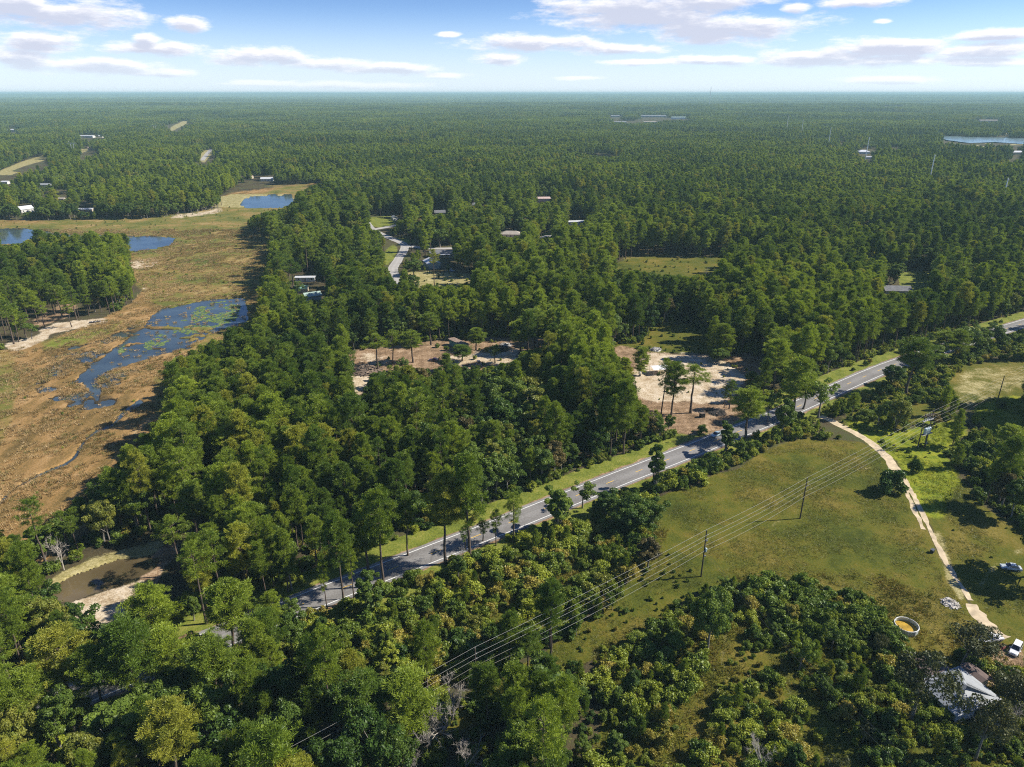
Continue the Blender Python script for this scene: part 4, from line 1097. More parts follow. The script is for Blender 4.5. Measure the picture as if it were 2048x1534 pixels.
SP0, YP0 = NP_, NP_ + len(SPARSE)
BU0 = NB_ + 7; OP0 = NB_; CO0 = NB_ + 2; PE0 = NB_ + 4; AU0 = NB_ + 6
NAMED = [
    ('pine', 1, (941, 1124), 913, 84, 'tallest roadside pine with a long bare dark trunk in front of the road'),
    ('pine', 4, (891, 1128), 957, 88, 'broad rounded roadside pine left of the tallest one'),
    ('pine', 2, (816, 1111), 993, 50, 'roadside pine with a dark trunk standing against the shaded road'),
    ('pine', 0, (767, 1172), 985, 68, 'tall roadside pine with a straight trunk beside the dark magnolia'),
    ('pine', 3, (737, 1140), 1005, 56, 'roadside pine standing on the grass verge behind the magnolia'),
    ('pine', 4, (688, 1210), 1036, 66, 'leaning wide roadside pine whose trunk crosses the shaded road'),
    ('pine', SP0 + 1, (708, 1196), 1090, 26, 'thin dark pine stem close beside the magnolia'),
    ('pine', SP0 + 1, (1027, 1084), 985, 38, 'slim vine-wrapped pine standing alone against the grey road'),
    ('pine', SP0 + 1, (992, 1091), 1018, 24, 'spindly young pine at the near edge of the road'),
    ('pine', SP0 + 1, (966, 1082), 1040, 26, 'short thin pine against the yellow centre line'),
    ('pine', SP0 + 1, (931, 1100), 1050, 24, 'small thin pine left of the tallest roadside pine'),
    ('pine', SP0 + 1, (655, 1225), 1110, 24, 'slender pine stem left of the leaning wide roadside pine'),
    ('broad', CO0, (1115, 1062), 976, 62, 'dark oval broadleaf tree in front of the grey road'),
    ('broad', OP0, (1165, 1016), 962, 50, 'thin open-crowned tree standing before the sunny road'),
    ('broad', CO0 + 1, (742, 1237), 1139, 56, 'dark glossy magnolia at the road edge below tall pines'),
    ('broad', CO0 + 1, (1311, 980), 884, 40, 'narrow upright dark tree at the corner of the field by the road'),
    ('broad', 0, (1262, 1075), 1000, 88, 'big dark dense bush-like tree at the left edge of the field'),
    ('broad', 3, (1305, 1060), 995, 66, 'dark rounded tree beside the field edge near the power line'),
    ('broad', 1, (1215, 1040), 985, 70, 'dense vine-covered tree between the road and the power line'),
    ('pine', SP0 + 0, (1322, 832), 717, 46, 'tall pine with a bare trunk in the sandy clearing'),
    ('pine', 1, (1342, 832), 727, 48, 'full-crowned pine beside its bare-trunked neighbour in the sandy clearing'),
    ('pine', SP0 + 2, (1381, 826), 733, 62, 'ragged lopsided pine with flat layered branches by the sandy clearing'),
    ('pine', SP0 + 1, (1448, 816), 768, 17, 'smaller of the twin young pines at the front of the sandy clearing'),
    ('pine', SP0 + 1, (1458, 818), 760, 24, 'taller of the twin young pines at the front of the sandy clearing'),
    ('pine', YP0, (1280, 751), 695, 32, 'small bushy pine by the white awning in the sandy clearing'),
    ('broad', 2, (1222, 694), 620, 58, 'pale green round tree at the back left of the sandy clearing'),
    ('pine', YP0 + 1, (1424, 715), 633, 30, 'pointed young pine at the back of the sandy clearing'),
    ('pine', YP0 + 2, (1444, 718), 648, 40, 'bushy young pine beside the pointed one behind the sandy clearing'),
    ('broad', 0, (1432, 722), 690, 50, 'low dark tree at the foot of the young pines in the clearing'),
    ('broad', 1, (1462, 712), 678, 34, 'small round tree right of the young pines in the clearing'),
    ('pine', 4, (1546, 781), 681, 62, 'big rounded pine at the right end of the sandy clearing'),
    ('pine', 1, (1575, 775), 712, 46, 'pine just right of the big rounded pine by the clearing'),
    ('pine', YP0, (1502, 775), 744, 28, 'small pine in front of the big rounded pine at the clearing edge'),
    ('pine', 0, (1490, 880), 782, 66, 'wide roadside pine standing over the grey car'),
    ('broad', OP0 + 1, (1536, 843), 784, 54, 'light-crowned tree at the road right of the wide pine over the car'),
    ('pine', 5, (1585, 840), 718, 64, 'tall dark pine at the near road edge beside the sandy clearing'),
    ('pine', SP0, (1606, 818), 746, 52, 'thinner pine right of the tall dark one at the road edge'),
    ('broad', OP0, (1636, 836), 755, 64, 'pale feathery tree at the road beside the start of the farm track'),
    ('broad', CO0, (1451, 908), 846, 42, 'dark cedar-like tree hiding the road ahead of the grey car'),
    ('pine', 2, (1812, 786), 680, 82, 'large spreading pine casting its shade on the road'),
    ('broad', 2, (1784, 768), 725, 44, 'dark rounded oak below the large spreading pine by the road'),
    ('broad', OP0 + 1, (1928, 714), 655, 60, 'open pale tree over the far end of the road'),
    ('pine', 1, (1880, 722), 664, 50, 'dark pine right of the large spreading pine along the road'),
    ('pine', YP0 + 1, (1904, 893), 818, 26, 'pointed dark pine beside the yellow-green meadow'),
    ('pine', 2, (2010, 915), 853, 52, 'round-headed pine alone before the bright meadow'),
    ('broad', AU0, (1866, 850), 826, 34, 'brownish bush-like tree behind the platform of transformers'),
    ('pine', YP0, (1697, 822), 792, 14, 'little dark pine at the road bend near the farm track'),
    ('pine', SP0, (92, 1142), (56, 1000), 62, 'tall leaning pine with a long bare trunk behind the brown pond'),
    ('pine', 1, (395, 1075), (372, 965), 66, 'pine with a long grey trunk near the white boat in the woods'),
    ('pine', SP0 + 2, (869, 572), 500, 24, 'thin lone pine with a bare stem in front of the white metal garage'),
    ('pine', 4, (325, 1335), 1178, 100, 'round bright pine in front of the white sand by the brown pond'),
    ('pine', 4, (473, 1318), 1172, 108, 'full rounded pine left of the shaded road in the near woods'),
    ('pine', 1, (292, 1425), 1246, 120, 'big near pine crown just below the brown pond sand'),
    ('pine', 2, (440, 1425), 1283, 108, 'near pine with a visible trunk above the hidden stretch of road'),
    ('pine', 0, (152, 1430), 1271, 104, 'near pine left of the hidden stretch of road'),
    ('pine', 5, (50, 1320), 1164, 96, 'bright near pine at the left edge below the brown pond'),
    ('pine', 4, (362, 1575), 1412, 116, 'near pine with a slanting pale trunk at the bottom of the view'),
    ('broad', OP0, (190, 1330), 1215, 90, 'yellowish open tree between the brown pond sand and the near pines'),
    ('pine', 3, (520, 1120), 1010, 74, 'yellowish dense pine in the wood above the road'),
    ('pine', SP0 + 2, (362, 1150), 1035, 62, 'pine standing at the end of the brown pond'),
    ('pine', SP0, (124, 633), 572, 34, 'bare-stemmed bank pine leaning over the pale sand left of the marsh pond'),
    ('pine', SP0, (144, 654), 600, 28, 'bank pine standing alone on its own patch of pale sand'),
    ('pine', SP0 + 2, (28, 688), 602, 40, 'bank pine at the far left with a dark straight trunk by the sandy shore'),
    ('pine', SP0, (38, 684), 618, 30, 'slim bank pine right of the dark straight one by the sandy shore'),
    ('pine', SP0 + 1, (52, 674), 622, 26, 'thin bank pine behind the small spreading oak on the shore'),
    ('pine', SP0, (90, 655), 602, 30, 'bank pine in the group of three trunks on the left shore'),
    ('broad', OP0 + 1, (64, 678), 645, 34, 'small spreading oak with a forked trunk on the sandy left shore'),
    ('broad', OP0, (592, 600), 560, 30, 'thin tree in the yard of the green-roofed sheds'),
    ('pine', SP0, (562, 590), 512, 40, 'tall pine with bare twin-like trunks at the marsh edge by the sheds'),
    ('pine', SP0, (571, 578), 508, 36, 'tall bare-stemmed pine behind the one at the marsh edge by the sheds'),
    ('pine', SP0 + 2, (590, 595), 520, 38, 'tall bare-stemmed pine nearest the green-roofed sheds'),
    ('broad', 2, (825, 590), 545, 34, 'dark pointed tree where the village street ends'),
    ('broad', 0, (828, 552), 518, 42, 'round yard tree left of the white metal garage'),
    ('broad', 2, (848, 508), 482, 24, 'small round tree at the village street corner'),
    ('broad', 3, (880, 495), 456, 46, 'large dark oak behind the grey roof on the village street'),
    ('pine', 1, (1070, 700), 620, 62, 'broad flat-branched pine in the middle of the brown clearing'),
    ('pine', 3, (952, 700), 656, 34, 'yellow-green pine in front of the blue-green trailer'),
    ('pine', 5, (925, 722), 690, 40, 'pine between the trailer and the parked machinery'),
    ('pine', SP0 + 2, (756, 740), 670, 46, 'bare-trunked pine by the brush pile in the brown clearing'),
    ('pine', SP0, (786, 728), 660, 44, 'pine right of the brush pile in the brown clearing'),
    ('pine', 0, (826, 725), 664, 44, 'pine by the middle of the brown clearing'),
    ('shrub', 5, (1781, 985), 944, 64, 'round dark bush alone in the field beside the farm track'),
    ('shrub', 5, (2002, 815), 800, 22, 'small dark bush at the foot of the far field pole'),
    ('shrub', 7, (1829, 945), 920, 28, 'bushy young pine-like shrub beside the farm track'),
    ('broad', PE0, (1822, 1440), 1292, 140, 'large brown-green pecan tree left of the grey house roof'),
    ('broad', PE0 + 1, (1950, 1520), 1392, 100, 'thin-leaved tree standing over the grey house roof'),
    ('broad', PE0, (1925, 1330), 1250, 110, 'olive tree between the round pool and the grey house'),
    ('broad', PE0 + 1, (2030, 1450), 1345, 120, 'sparse brownish tree right of the grey house'),
    ('broad', 3, (1415, 1300), 1185, 84, 'grey-green leafy tree standing at the end of the power line strip'),
    ('pine', 2, (1056, 1345), 1262, 60, 'dark pine under the power line wires'),
    ('pine', 4, (975, 1450), 1335, 70, 'dark-crowned pine in front of the near utility pole'),
    ('pine', 1, (1030, 1480), 1338, 74, 'pine with a visible trunk right of the grey bare trees'),
    ('pine', 4, (1120, 1520), 1362, 80, 'bright pine with a pale leaning stem at the bottom of the view'),
    ('pine', 5, (815, 1490), 1345, 110, 'pine hiding the end of the power line wires'),
    ('pine', 0, (745, 1510), 1360, 110, 'broad near pine left of the one hiding the wires'),
    ('pine', SP0, (704, 752), 700, 30, 'small pine at the left end of the brown clearing'),
    ('broad', OP0 + 1, (808, 744), 716, 28, 'low open tree at the near edge of the brown clearing'),
    ('pine', YP0, (893, 742), 706, 26, 'bushy little pine at the near edge of the brown clearing'),
    ('pine', SP0 + 1, (990, 726), 690, 24, 'thin young pine beside the parked machinery'),
    ('pine', 5, (1040, 708), 640, 44, 'pine at the right part of the brown clearing before the pale scrap'),
    ('pine', 0, (862, 690), 628, 42, 'pine left of the blue-green trailer'),
    ('broad', 3, (62, 1508), 1395, 100, 'leafy tree at the near left between the two near pines'),
    ('broad', 0, (150, 1462), 1370, 84, 'leafy tree in the row hiding the road on the left'),
    ('pine', 1, (-12, 1492), 1312, 96, 'pine just inside the left edge over the hidden road'),
    ('broad', 4, (128, 1512), 1400, 96, 'blue-green leafy tree low at the near left'),
    ('pine', 2, (275, 1432), 1290, 88, 'near pine right of the one over the hidden stretch of road'),
    ('broad', 3, (2090, 1150), 1020, 130, 'big dark tree at the right edge shading the derelict car'),
    ('pine', 4, (20, 1520), 1330, 110, 'big pine crown at the left edge near the bottom of the view'),
    ('pine', 0, (95, 1475), 1345, 96, 'near pine second from the left edge above the bottom of the view'),
    ('pine', 2, (215, 1440), 1300, 92, 'near pine over the hidden stretch of road on the left'),
    ('pine', 5, (345, 1395), 1262, 92, 'near pine standing between the hidden road and the big near crown'),
    ('pine', 4, (545, 1345), 1225, 84, 'near pine at the right end of the hidden stretch of road'),
    ('broad', 1, (590, 1315), 1228, 70, 'blue-green leafy tree where the shaded road disappears into the trees'),
    ('broad', 3, (395, 1350), 1275, 76, 'leafy tree in the gap over the hidden stretch of road'),
    ('pine', 1, (-30, 1500), 1320, 110, 'pine cut by the left edge near the bottom of the view'),
    ('broad', 2, (1868, 732), 686, 54, 'dark round tree hiding the road past the large spreading pine'),
    ('pine', 5, (1905, 722), 660, 44, 'slim dark pine hiding the far end of the road'),
    ('broad', 0, (1962, 704), 652, 54, 'dark leafy tree hiding the road near the right edge'),
    ('broad', 4, (1990, 694), 648, 46, 'leafy tree left of the last visible stretch of road'),
    ('broad', 1, (1840, 745), 705, 44, 'low dark tree right beneath the large spreading pine'),
]
for k, v, b, t, w, what in NAMED:
    put_px(k, v, b, t, w, what, lean=isinstance(t, tuple))


def free_view(X, Y, h, r, crown_lo):
    """does a plant stand in front of something the photo shows open?"""
    bad = np.zeros(len(X), bool)
    for fz in (.98, .85, .7, .55, .42, .25):
        px, py, d = project(X, Y, h * fz)
        rr = r * FPX / d * np.where(fz > .9, .3, np.where(fz < .5, .85, .8))
        for lx in ((-1, -.5, 0, .5, 1) if fz >= .40 else (0,)):
            hit = look(VISB, px + lx * rr, py) > 0
            bad |= hit
    return ~bad


def off_houses(P, a=10, b=17, c=8):
    ok = np.ones(len(P), bool)
    for hx, hy in HOUSE_XY:
        dx = P[:, 0] - hx
        ok &= ~((dx > -a) & (dx < b) & (np.abs(P[:, 1] - hy) < c))
    return ok


def scatter(step, y0, y1, half=1.12):
    ys = np.arange(y0, y1, step * .866); P = []
    for k, y in enumerate(ys):
        xs = np.arange(-half * y - 20, half * y + 20, step) + (k % 2) * step / 2
        P.append(np.stack([xs, np.full(len(xs), y)], 1))
    P = np.concatenate(P); P += rng.uniform(-.42, .42, P.shape) * step
    return P


FIXED = np.array([(p['x'], p['y'], p['r']) for p in PLANTS])


def grow_woods():
    # trees up to 760 m
    P = scatter(4.65, 62, 760, .97)
    px, py, d = project(P[:, 0], P[:, 1], np.zeros(len(P)))
    zn = look(ZONEMAP, px, py)
    rd = roaddist(P[:, 0], P[:, 1])
    keep = (zn != Z_NONE) & (rd > np.where(px < 640, 6.2, 11)) & (look(VISB, px, py) == 0)
    keep &= zn != Z_SHRUB
    keep &= (zn != Z_OPENPINE) | (rng.random(len(P)) < .25)
    keep &= (zn != Z_SCRUB) | (rng.random(len(P)) < .36)
    keep &= (zn != Z_PECAN) | (rng.random(len(P)) < .42)
    keep &= off_houses(P)
    keep &= (zn != Z_THICK) | (rng.random(len(P)) < .7)
    dd = np.full(len(P), 1e9)
    for fx, fy, fr in FIXED:
        dd = np.minimum(dd, np.hypot(P[:, 0] - fx, P[:, 1] - fy) - fr * .8)
    keep &= dd > 1.2
    keep &= (fbm(P[:, 0] / 13, P[:, 1] / 13, 3, 140) < .655) | (zn != 0)
    P, px, py, zn = P[keep], px[keep], py[keep], zn[keep]
    n = len(P)
    big = fbm(P[:, 0] / 60, P[:, 1] / 60, 3, 40)
    pb = np.clip(.14 + (big - .52) * 2.4, .02, .75)
    pb = np.select([zn == Z_BROAD, zn == Z_PLANT, zn == Z_OPENPINE, zn == Z_SCRUB, zn == Z_THICK, zn == Z_PECAN], [.72, .03, .1, .45, .85, .95], pb)
    isb = rng.random(n) < pb
    fld = fbm(P[:, 0] / 45, P[:, 1] / 45, 3, 90)
    h = np.where(isb, rng.uniform(9, 15, n), (12.5 + 12 * fld + rng.normal(0, 2.8, n)))
    h = np.where((zn == Z_SCRUB), 3.0 + 4.2 * rng.random(n) ** 1.6, h)
    h = np.where((zn == Z_THICK), rng.uniform(3.6, 6.2, n), h)
    h = np.where((zn == Z_PECAN), rng.uniform(7, 10.5, n), h)
    h = np.where((px > 1130) & (py > 1140), np.minimum(h, rng.uniform(4.0, 7.5, n)), h)
    h = np.where((zn == Z_PLANT), rng.uniform(15, 18.5, n), h)
    h = np.where((zn == 0) & (rng.random(n) < .12), h * rng.uniform(1.1, 1.25, n), h)
    h = np.where((zn == 0) & (rng.random(n) < .15), h * rng.uniform(.6, .8, n), h)
    h = np.clip(h, 2.6, 26)
    r = np.where(isb, h * .30, h * .150)
    ok = np.zeros(n, bool)
    for att in range(4):                      # where a tall tree would hide what lies open behind it, a lower one grows
        f = free_view(P[:, 0], P[:, 1], h, r, .45)
        ok |= f
        sh = ~ok
        h = np.where(sh, h * .74, h); r = np.where(sh, r * .8, r)
    ok &= h > 2.4
    for i in np.where(ok)[0]:
        x, y = P[i]
        if isb[i]:
            if zn[i] == Z_PECAN: v = PE0 + int(rng.integers(2)) if rng.random() < .55 else int(rng.integers(NB_))
            else:
                q = rng.random(); v = int(rng.integers(NB_)) if q < .74 else (OP0 + int(rng.integers(2)) if q < .86 else (CO0 + int(rng.integers(2)) if q < .955 else AU0))
                if py[i] < 560 and px[i] > 1700 and rng.random() < .18: v = AU0
            if zn[i] in (Z_THICK, Z_SCRUB) and rng.random() < .95: v = BU0 + int(rng.integers(3))
            put('broad', v, x, y, h[i], 2 * r[i] * rng.uniform(.9, 1.2), zone=int(zn[i]))
        else:
            q = rng.random()
            v = int(rng.integers(NP_)) if q < .78 else SP0 + int(rng.integers(3))
            if h[i] < 9.5: v = YP0 + int(rng.integers(3))
            put('pine', v, x, y, h[i], 2 * r[i] * rng.uniform(.92, 1.22), zone=int(zn[i]))
    # shrubs
    P = scatter(2.25, 62, 400, .98)
    px, py, d = project(P[:, 0], P[:, 1], np.zeros(len(P)))
    zn = look(ZONEMAP, px, py); rd = roaddist(P[:, 0], P[:, 1])
    q = rng.random(len(P)); nn = fbm(P[:, 0] / 9, P[:, 1] / 9, 3, 60)
    dens = np.select([zn == Z_SHRUB, zn == Z_SCRUB, zn == Z_THICK, zn == Z_PECAN, zn == 0, zn == Z_BROAD], [.6, .85 + .4 * smooth(nn, .36, .56), .95, .75, .45, .45], 0)
    dens = np.where((rd > 9.5) & (rd < 15) & (zn == 0), .75, dens)
    keep = (q < dens) & (rd > 6.6) & (look(VISB, px, py) == 0)
    keep &= (rd > 10.5) | (rd < 7.0) | ((P[:, 1] < np.interp(P[:, 0], ROAD_C[:, 0], ROAD_C[:, 1])))
    P, zn, px, py = P[keep], zn[keep], px[keep], py[keep]
    n = len(P)
    h = np.select([zn == Z_SCRUB, zn == Z_THICK], [.9 + 3.4 * rng.random(n) ** 1.7, rng.uniform(2.0, 4.6, n)], rng.uniform(1.0, 3.2, n))
    r = h * rng.uniform(.55, .8, n)
    ok = free_view(P[:, 0], P[:, 1], h, r, .2)
    for i in np.where(ok)[0]:
        dark = rng.random() < (.75 if zn[i] == Z_THICK else .12 if zn[i] == Z_SCRUB else .45)
        put('shrub', len(SHRUBS) + int(rng.integers(3)) if dark else int(rng.integers(len(SHRUBS))), P[i, 0], P[i, 1], h[i], 2 * r[i], zone=int(zn[i]))
    # bushes along the edges of marsh and clearing, a few in the open marsh
    for poly, num, hl, hh in ((CLEARING[0], 30, .6, 2.4), (CLEARING[1], 24, .4, 1.3), (OLIVE, 260, .5, 1.4), (SCRUBMEADOW[0], 60, .7, 1.9), (POOLMEADOW, 60, .6, 1.6), (MARSH, 90, .4, 1.0), (LUSH[0], 40, .5, 1.3), (YARD[0], 14, .4, .9), (STRIP, 60, .5, 1.3), (VERGE_MEADOW[3], 40, .6, 1.8), (LUSH[2], 16, .6, 1.5)):
        m = raster([poly]); jj, ii = np.where(m & ~M_WATER)
        if not len(jj): continue
        w = np.array([1.0 / max(8, (j * 2 + MY0 - 170)) ** 2 for j in jj]); w /= w.sum()
        for k in rng.choice(len(jj), num, p=w):
            x, y = at(ii[k] * 2 + MX0 + 1, jj[k] * 2 + MY0 + 1)
            if roaddist(np.array([x]), np.array([y]))[0] < 8 or y > 800: continue
            h = rng.uniform(hl, hh)
            put('shrub', int(rng.integers(len(SHRUBS) + 3)), x, y, h, h * rng.uniform(1.0, 1.6), zone=9)


grow_woods()

# what the camera sees of each plant, nearest first
OW, OH = 1024, 768
occ = np.zeros((OH, OW), bool)
order = np.argsort([math.hypot(p['x'], p['y']) for p in PLANTS])
for i in order:
    p = PLANTS[i]
    lo = .3 if p['kind'] == 'broad' else .5 if p['kind'] == 'pine' else .05
    x0, yt, d = project(p['x'], p['y'], p['h']); _, yb, _ = project(p['x'], p['y'], p['h'] * lo)
    rr = p['r'] * FPX / d
    cx, cy, a, b = x0 / 2, (yt + yb) / 4, max(rr / 2, .5), max(abs(yb - yt) / 4, .5)
    xa, xb, ya, yb2 = int(max(0, cx - a)), int(min(OW, cx + a + 1)), int(max(0, cy - b)), int(min(OH, cy + b + 1))
    p['px'], p['py'] = float(x0), float((yt + yb) / 2)
    if xb <= xa or yb2 <= ya: p['seen'] = 0; continue
    gx, gy = np.meshgrid(np.arange(xa, xb), np.arange(ya, yb2))
    e = ((gx + .5 - cx) / a) ** 2 + ((gy + .5 - cy) / b) ** 2 <= 1
    w = occ[ya:yb2, xa:xb]
    p['seen'] = int((e & ~w).sum())
    w |= e

# ------------------------------------------------------------------ plants: the single ones, with a description each
LANDMARKS = [('the blue marsh pond', 380, 650), ('the brown pond', 210, 1150), ('the white sand by the brown pond', 230, 1205), ('the lake point', 130, 500), ('the narrow marsh creek', 150, 910), ('the white boat in the woods', 420, 972), ('the brush pile', 735, 738),
             ('the blue-green trailer', 918, 685), ('the parked machinery', 958, 724), ('the white awning in the clearing', 1318, 733), ('the grey car on the road', 1432, 866), ('the dark magnolia', 742, 1190), ('the tallest roadside pine', 941, 1000),
             ('the near utility pole', 950, 1310), ('the middle utility pole', 1405, 1110), ('the field pole', 1605, 1000), ('the transformer platform', 1845, 855), ('the far field pole', 1998, 785), ('the round pool', 1811, 1251), ('the grey house roof', 1910, 1380),
             ('the white car', 2030, 1300), ('the lone field bush', 1780, 970), ('the village street', 800, 500), ('the white metal garage', 865, 525), ('the green-roofed sheds', 610, 585), ('the pale marsh meadow', 1350, 530), ('the dark-roofed house', 1790, 575), ('the grey bare trees', 870, 1420),
             ('the hidden stretch of road', 230, 1345), ('the sandy clearing', 1400, 770), ('the shaded road', 650, 1190), ('the road bend', 1700, 770), ('the sunny road', 1250, 950), ('the farm track', 1830, 1010), ('the power line strip', 1250, 1240), ('the left marsh edge', 20, 780), ('the wood edge by the marsh', 300, 860),
             ('the middle of the wood', 700, 900), ('the dense wood', 550, 760), ('the wood behind the clearing', 1150, 620), ('the wood above the road', 1000, 900), ('the near left corner', 80, 1480), ('the bottom edge', 600, 1500), ('the near scrub', 800, 1280), ('the bottom scrub', 1300, 1480), ('the bright meadow', 2010, 850), ('the right wood', 1650, 650), ('the thicket by the pool', 1650, 1210)]
ORD = ['', 'second', 'third', 'fourth', 'fifth', 'sixth', 'seventh', 'eighth', 'ninth', 'tenth', 'eleventh', 'twelfth', 'thirteenth', 'fourteenth', 'fifteenth', 'sixteenth', 'seventeenth', 'eighteenth', 'nineteenth', 'twentieth']
ORD += ['twenty-' + (o or 'first') if o else 'twenty-first' for o in ['', 'second', 'third', 'fourth', 'fifth', 'sixth', 'seventh', 'eighth', 'ninth']]
NAMEOF = {'pine': 'pine_tree', 'broad': 'broadleaf_tree', 'shrub': 'shrub'}
GROUPOF = {'pine': 'pines of the woods and roadsides', 'broad': 'broadleaf trees of the woods and yards', 'shrub': 'shrubs of the scrub, marsh and thickets'}
CATOF = {'pine': 'tree', 'broad': 'tree', 'shrub': 'shrub'}


def describe(ps):
    groups = {}
    for p in ps:
        if p['what']: p['label'] = p['what']; continue
        nm, lx, ly = min(LANDMARKS, key=lambda q: (q[1] - p['px']) ** 2 + ((q[2] - p['py']) * 1.3) ** 2)
        dx, dy = p['px'] - lx, p['py'] - ly
        rel = ('right of' if dx > 0 else 'left of') if abs(dx) > abs(dy) * 1.1 else ('below' if dy > 0 else 'above')
        if p['kind'] == 'pine': ad = 'tall pine' if p['h'] > 18.5 else 'pine' if p['h'] > 10 else 'young bushy pine'
        elif p['kind'] == 'broad':
            ad = 'bushy low tree' if p['v'] >= BU0 else 'yellowing tree' if p['v'] == AU0 else 'thin-leaved tree' if p['v'] >= PE0 or OP0 <= p['v'] < CO0 else 'narrow leafy tree' if p['v'] >= CO0 else 'large leafy tree' if p['h'] > 11.5 else 'leafy tree'
        else: ad = ('dark' if p['v'] >= len(SHRUBS) else 'yellow-green') + (' tall shrub' if p['h'] > 2.6 else ' shrub' if p['h'] > 1.5 else ' low shrub')
        groups.setdefault((ad, rel, nm), []).append((math.hypot(dx, dy), p))
    for (ad, rel, nm), l in groups.items():
        l.sort(key=lambda t: t[0])
        for k, (_, p) in enumerate(l):
            p['label'] = f'nearest {ad} {rel} {nm}' if k == 0 else f'{ORD[k]} nearest {ad} {rel} {nm}' if k < len(ORD) else f'{ad} farther off {rel} {nm}'


chosen = set()
for kind, cap in (('pine', 297), ('broad', 297), ('shrub', 297)):
    ps = [i for i, p in enumerate(PLANTS) if p['kind'] == kind and (p['seen'] > 0)]
    ps.sort(key=lambda i: -(PLANTS[i]['seen'] + (1e6 if PLANTS[i]['what'] else 0)))
    chosen |= set(ps[:cap])
describe([PLANTS[i] for i in sorted(chosen)])
for i in sorted(chosen):
    p = PLANTS[i]; K = ALL[p['kind']][p['v']]
    if p['kind'] == 'shrub':
        o = link('shrub', K.whole, None, (p['x'], p['y'], -.05)); o.rotation_euler = (0, 0, p['rz']); o.scale = (p['w'], p['w'], p['s'])
        tag(o, p['label'], 'shrub', GROUPOF['shrub'])
        continue
    root = empty(NAMEOF[p['kind']], (p['x'], p['y'], -.05), 0, p['label'], 'tree', GROUPOF[p['kind']])
    root.rotation_euler = (0, p['lean'][0], 0)
    for nm, me in (('trunk', K.trunk), ('crown', K.crown)):
        o = link(nm, me, root); o.rotation_euler = (0, 0, p['rz']); o.scale = (p['w'], p['w'], p['s'])


# ------------------------------------------------------------------ plants: the woods nobody could count
def spread(name, label, protos, pts, matz=None):
    """one object: pts (n, 7: x y z rz width height shape) carried by geometry nodes"""
    col = bpy.data.collections.new(name + '_shapes')
    for i, me in enumerate(protos):
        o = bpy.data.objects.new('%s_shape_%02d' % (name, i), me); col.objects.link(o)
    pts = np.asarray(pts, float)
    me = bpy.data.meshes.new(name)
    me.vertices.add(len(pts)); me.vertices.foreach_set('co', pts[:, :3].astype(np.float32).ravel())
    for nm, a in (('turn', pts[:, 3]),):
        at_ = me.attributes.new(nm, 'FLOAT', 'POINT'); at_.data.foreach_set('value', a.astype(np.float32))
    at_ = me.attributes.new('size', 'FLOAT_VECTOR', 'POINT'); at_.data.foreach_set('vector', pts[:, [4, 4, 5]].astype(np.float32).ravel())
    at_ = me.attributes.new('shape', 'INT', 'POINT'); at_.data.foreach_set('value', pts[:, 6].astype(np.int32))
    me.update()
    ob = tag(link(name, me), label, kind='stuff')
    g = bpy.data.node_groups.new(name, 'GeometryNodeTree')
    g.interface.new_socket('Geometry', in_out='INPUT', socket_type='NodeSocketGeometry')
    g.interface.new_socket('Geometry', in_out='OUTPUT', socket_type='NodeSocketGeometry')
    N, L = g.nodes.new, g.links.new
    gi, go = N('NodeGroupInput'), N('NodeGroupOutput')
    ci = N('GeometryNodeCollectionInfo'); ci.inputs['Collection'].default_value = col
    ci.inputs['Separate Children'].default_value = True; ci.inputs['Reset Children'].default_value = True
    iop = N('GeometryNodeInstanceOnPoints'); iop.inputs['Pick Instance'].default_value = True
    def named(n, t):
        q = N('GeometryNodeInputNamedAttribute'); q.data_type = t; q.inputs['Name'].default_value = n
        return q.outputs['Attribute']
    cx = N('ShaderNodeCombineXYZ'); L(named('turn', 'FLOAT'), cx.inputs[2])
    L(gi.outputs[0], iop.inputs['Points']); L(ci.outputs[0], iop.inputs['Instance'])
    L(named('shape', 'INT'), iop.inputs['Instance Index'])
    L(cx.outputs[0], iop.inputs['Rotation'])
    L(named('size', 'FLOAT_VECTOR'), iop.inputs['Scale'])
    L(iop.outputs[0], go.inputs[0])
    md = ob.modifiers.new('spread', 'NODES'); md.node_group = g
    return ob


for kind, name, label in (('pine', 'pine_forest', 'dense pine forest running back from the road and marsh'), ('broad', 'broadleaf_wood', 'broadleaf trees mixed through the pine woods'), ('shrub', 'undergrowth', 'low undergrowth of shrubs under and between the trees')):
    rest = [p for i, p in enumerate(PLANTS) if p['kind'] == kind and i not in chosen]
    spread(name, label, [K.whole for K in ALL[kind]], [(p['x'], p['y'], -.05, p['rz'], p['w'], p['s'], p['v']) for p in rest])
    print(kind, len(rest), 'in the woods;', sum(1 for i in chosen if PLANTS[i]['kind'] == kind), 'single')

# middle distance: groups of simple crowns, 760 m to 2.3 km
def crown_group(seed, n, area, hmin, hmax, leafm, per, size, broad=.25):
    r = np.random.default_rng(seed)
    V, F, T, k = [], [], [], 0
    for q in range(n):
        x, y = r.uniform(-area / 2, area / 2, 2)
        h = r.uniform(hmin, hmax)
        isb = r.random() < broad
        R = r.uniform(2.6, 3.8) if isb else r.uniform(1.8, 2.7); hz = h * (.40 if isb else .42)
        h = h * .85 if isb else h
        m = per
        d = unit(r.normal(0, 1, (m, 3)) + np.array([0, 0, .15]))
        lob = .75 + .35 * np.sin(d[:, :1] * 3 + q) * np.cos(d[:, 1:2] * 4 + q)
        P = np.array([x, y, h - hz]) + d * np.array([R, R, hz]) * lob * r.uniform(.7, 1.05, (m, 1))
        v, f = leaves(r, P, d, size, .9)
        V.append(v); F.append(f + k); k += len(v)
        T.append(np.repeat(np.clip(r.uniform(0, .45) + r.uniform(0, .1, m), 0, .5), 3))
    return mesh_np('crown_group', np.concatenate(V), np.concatenate(F), [M[leafm]], attrs={'tint': np.concatenate(T)})


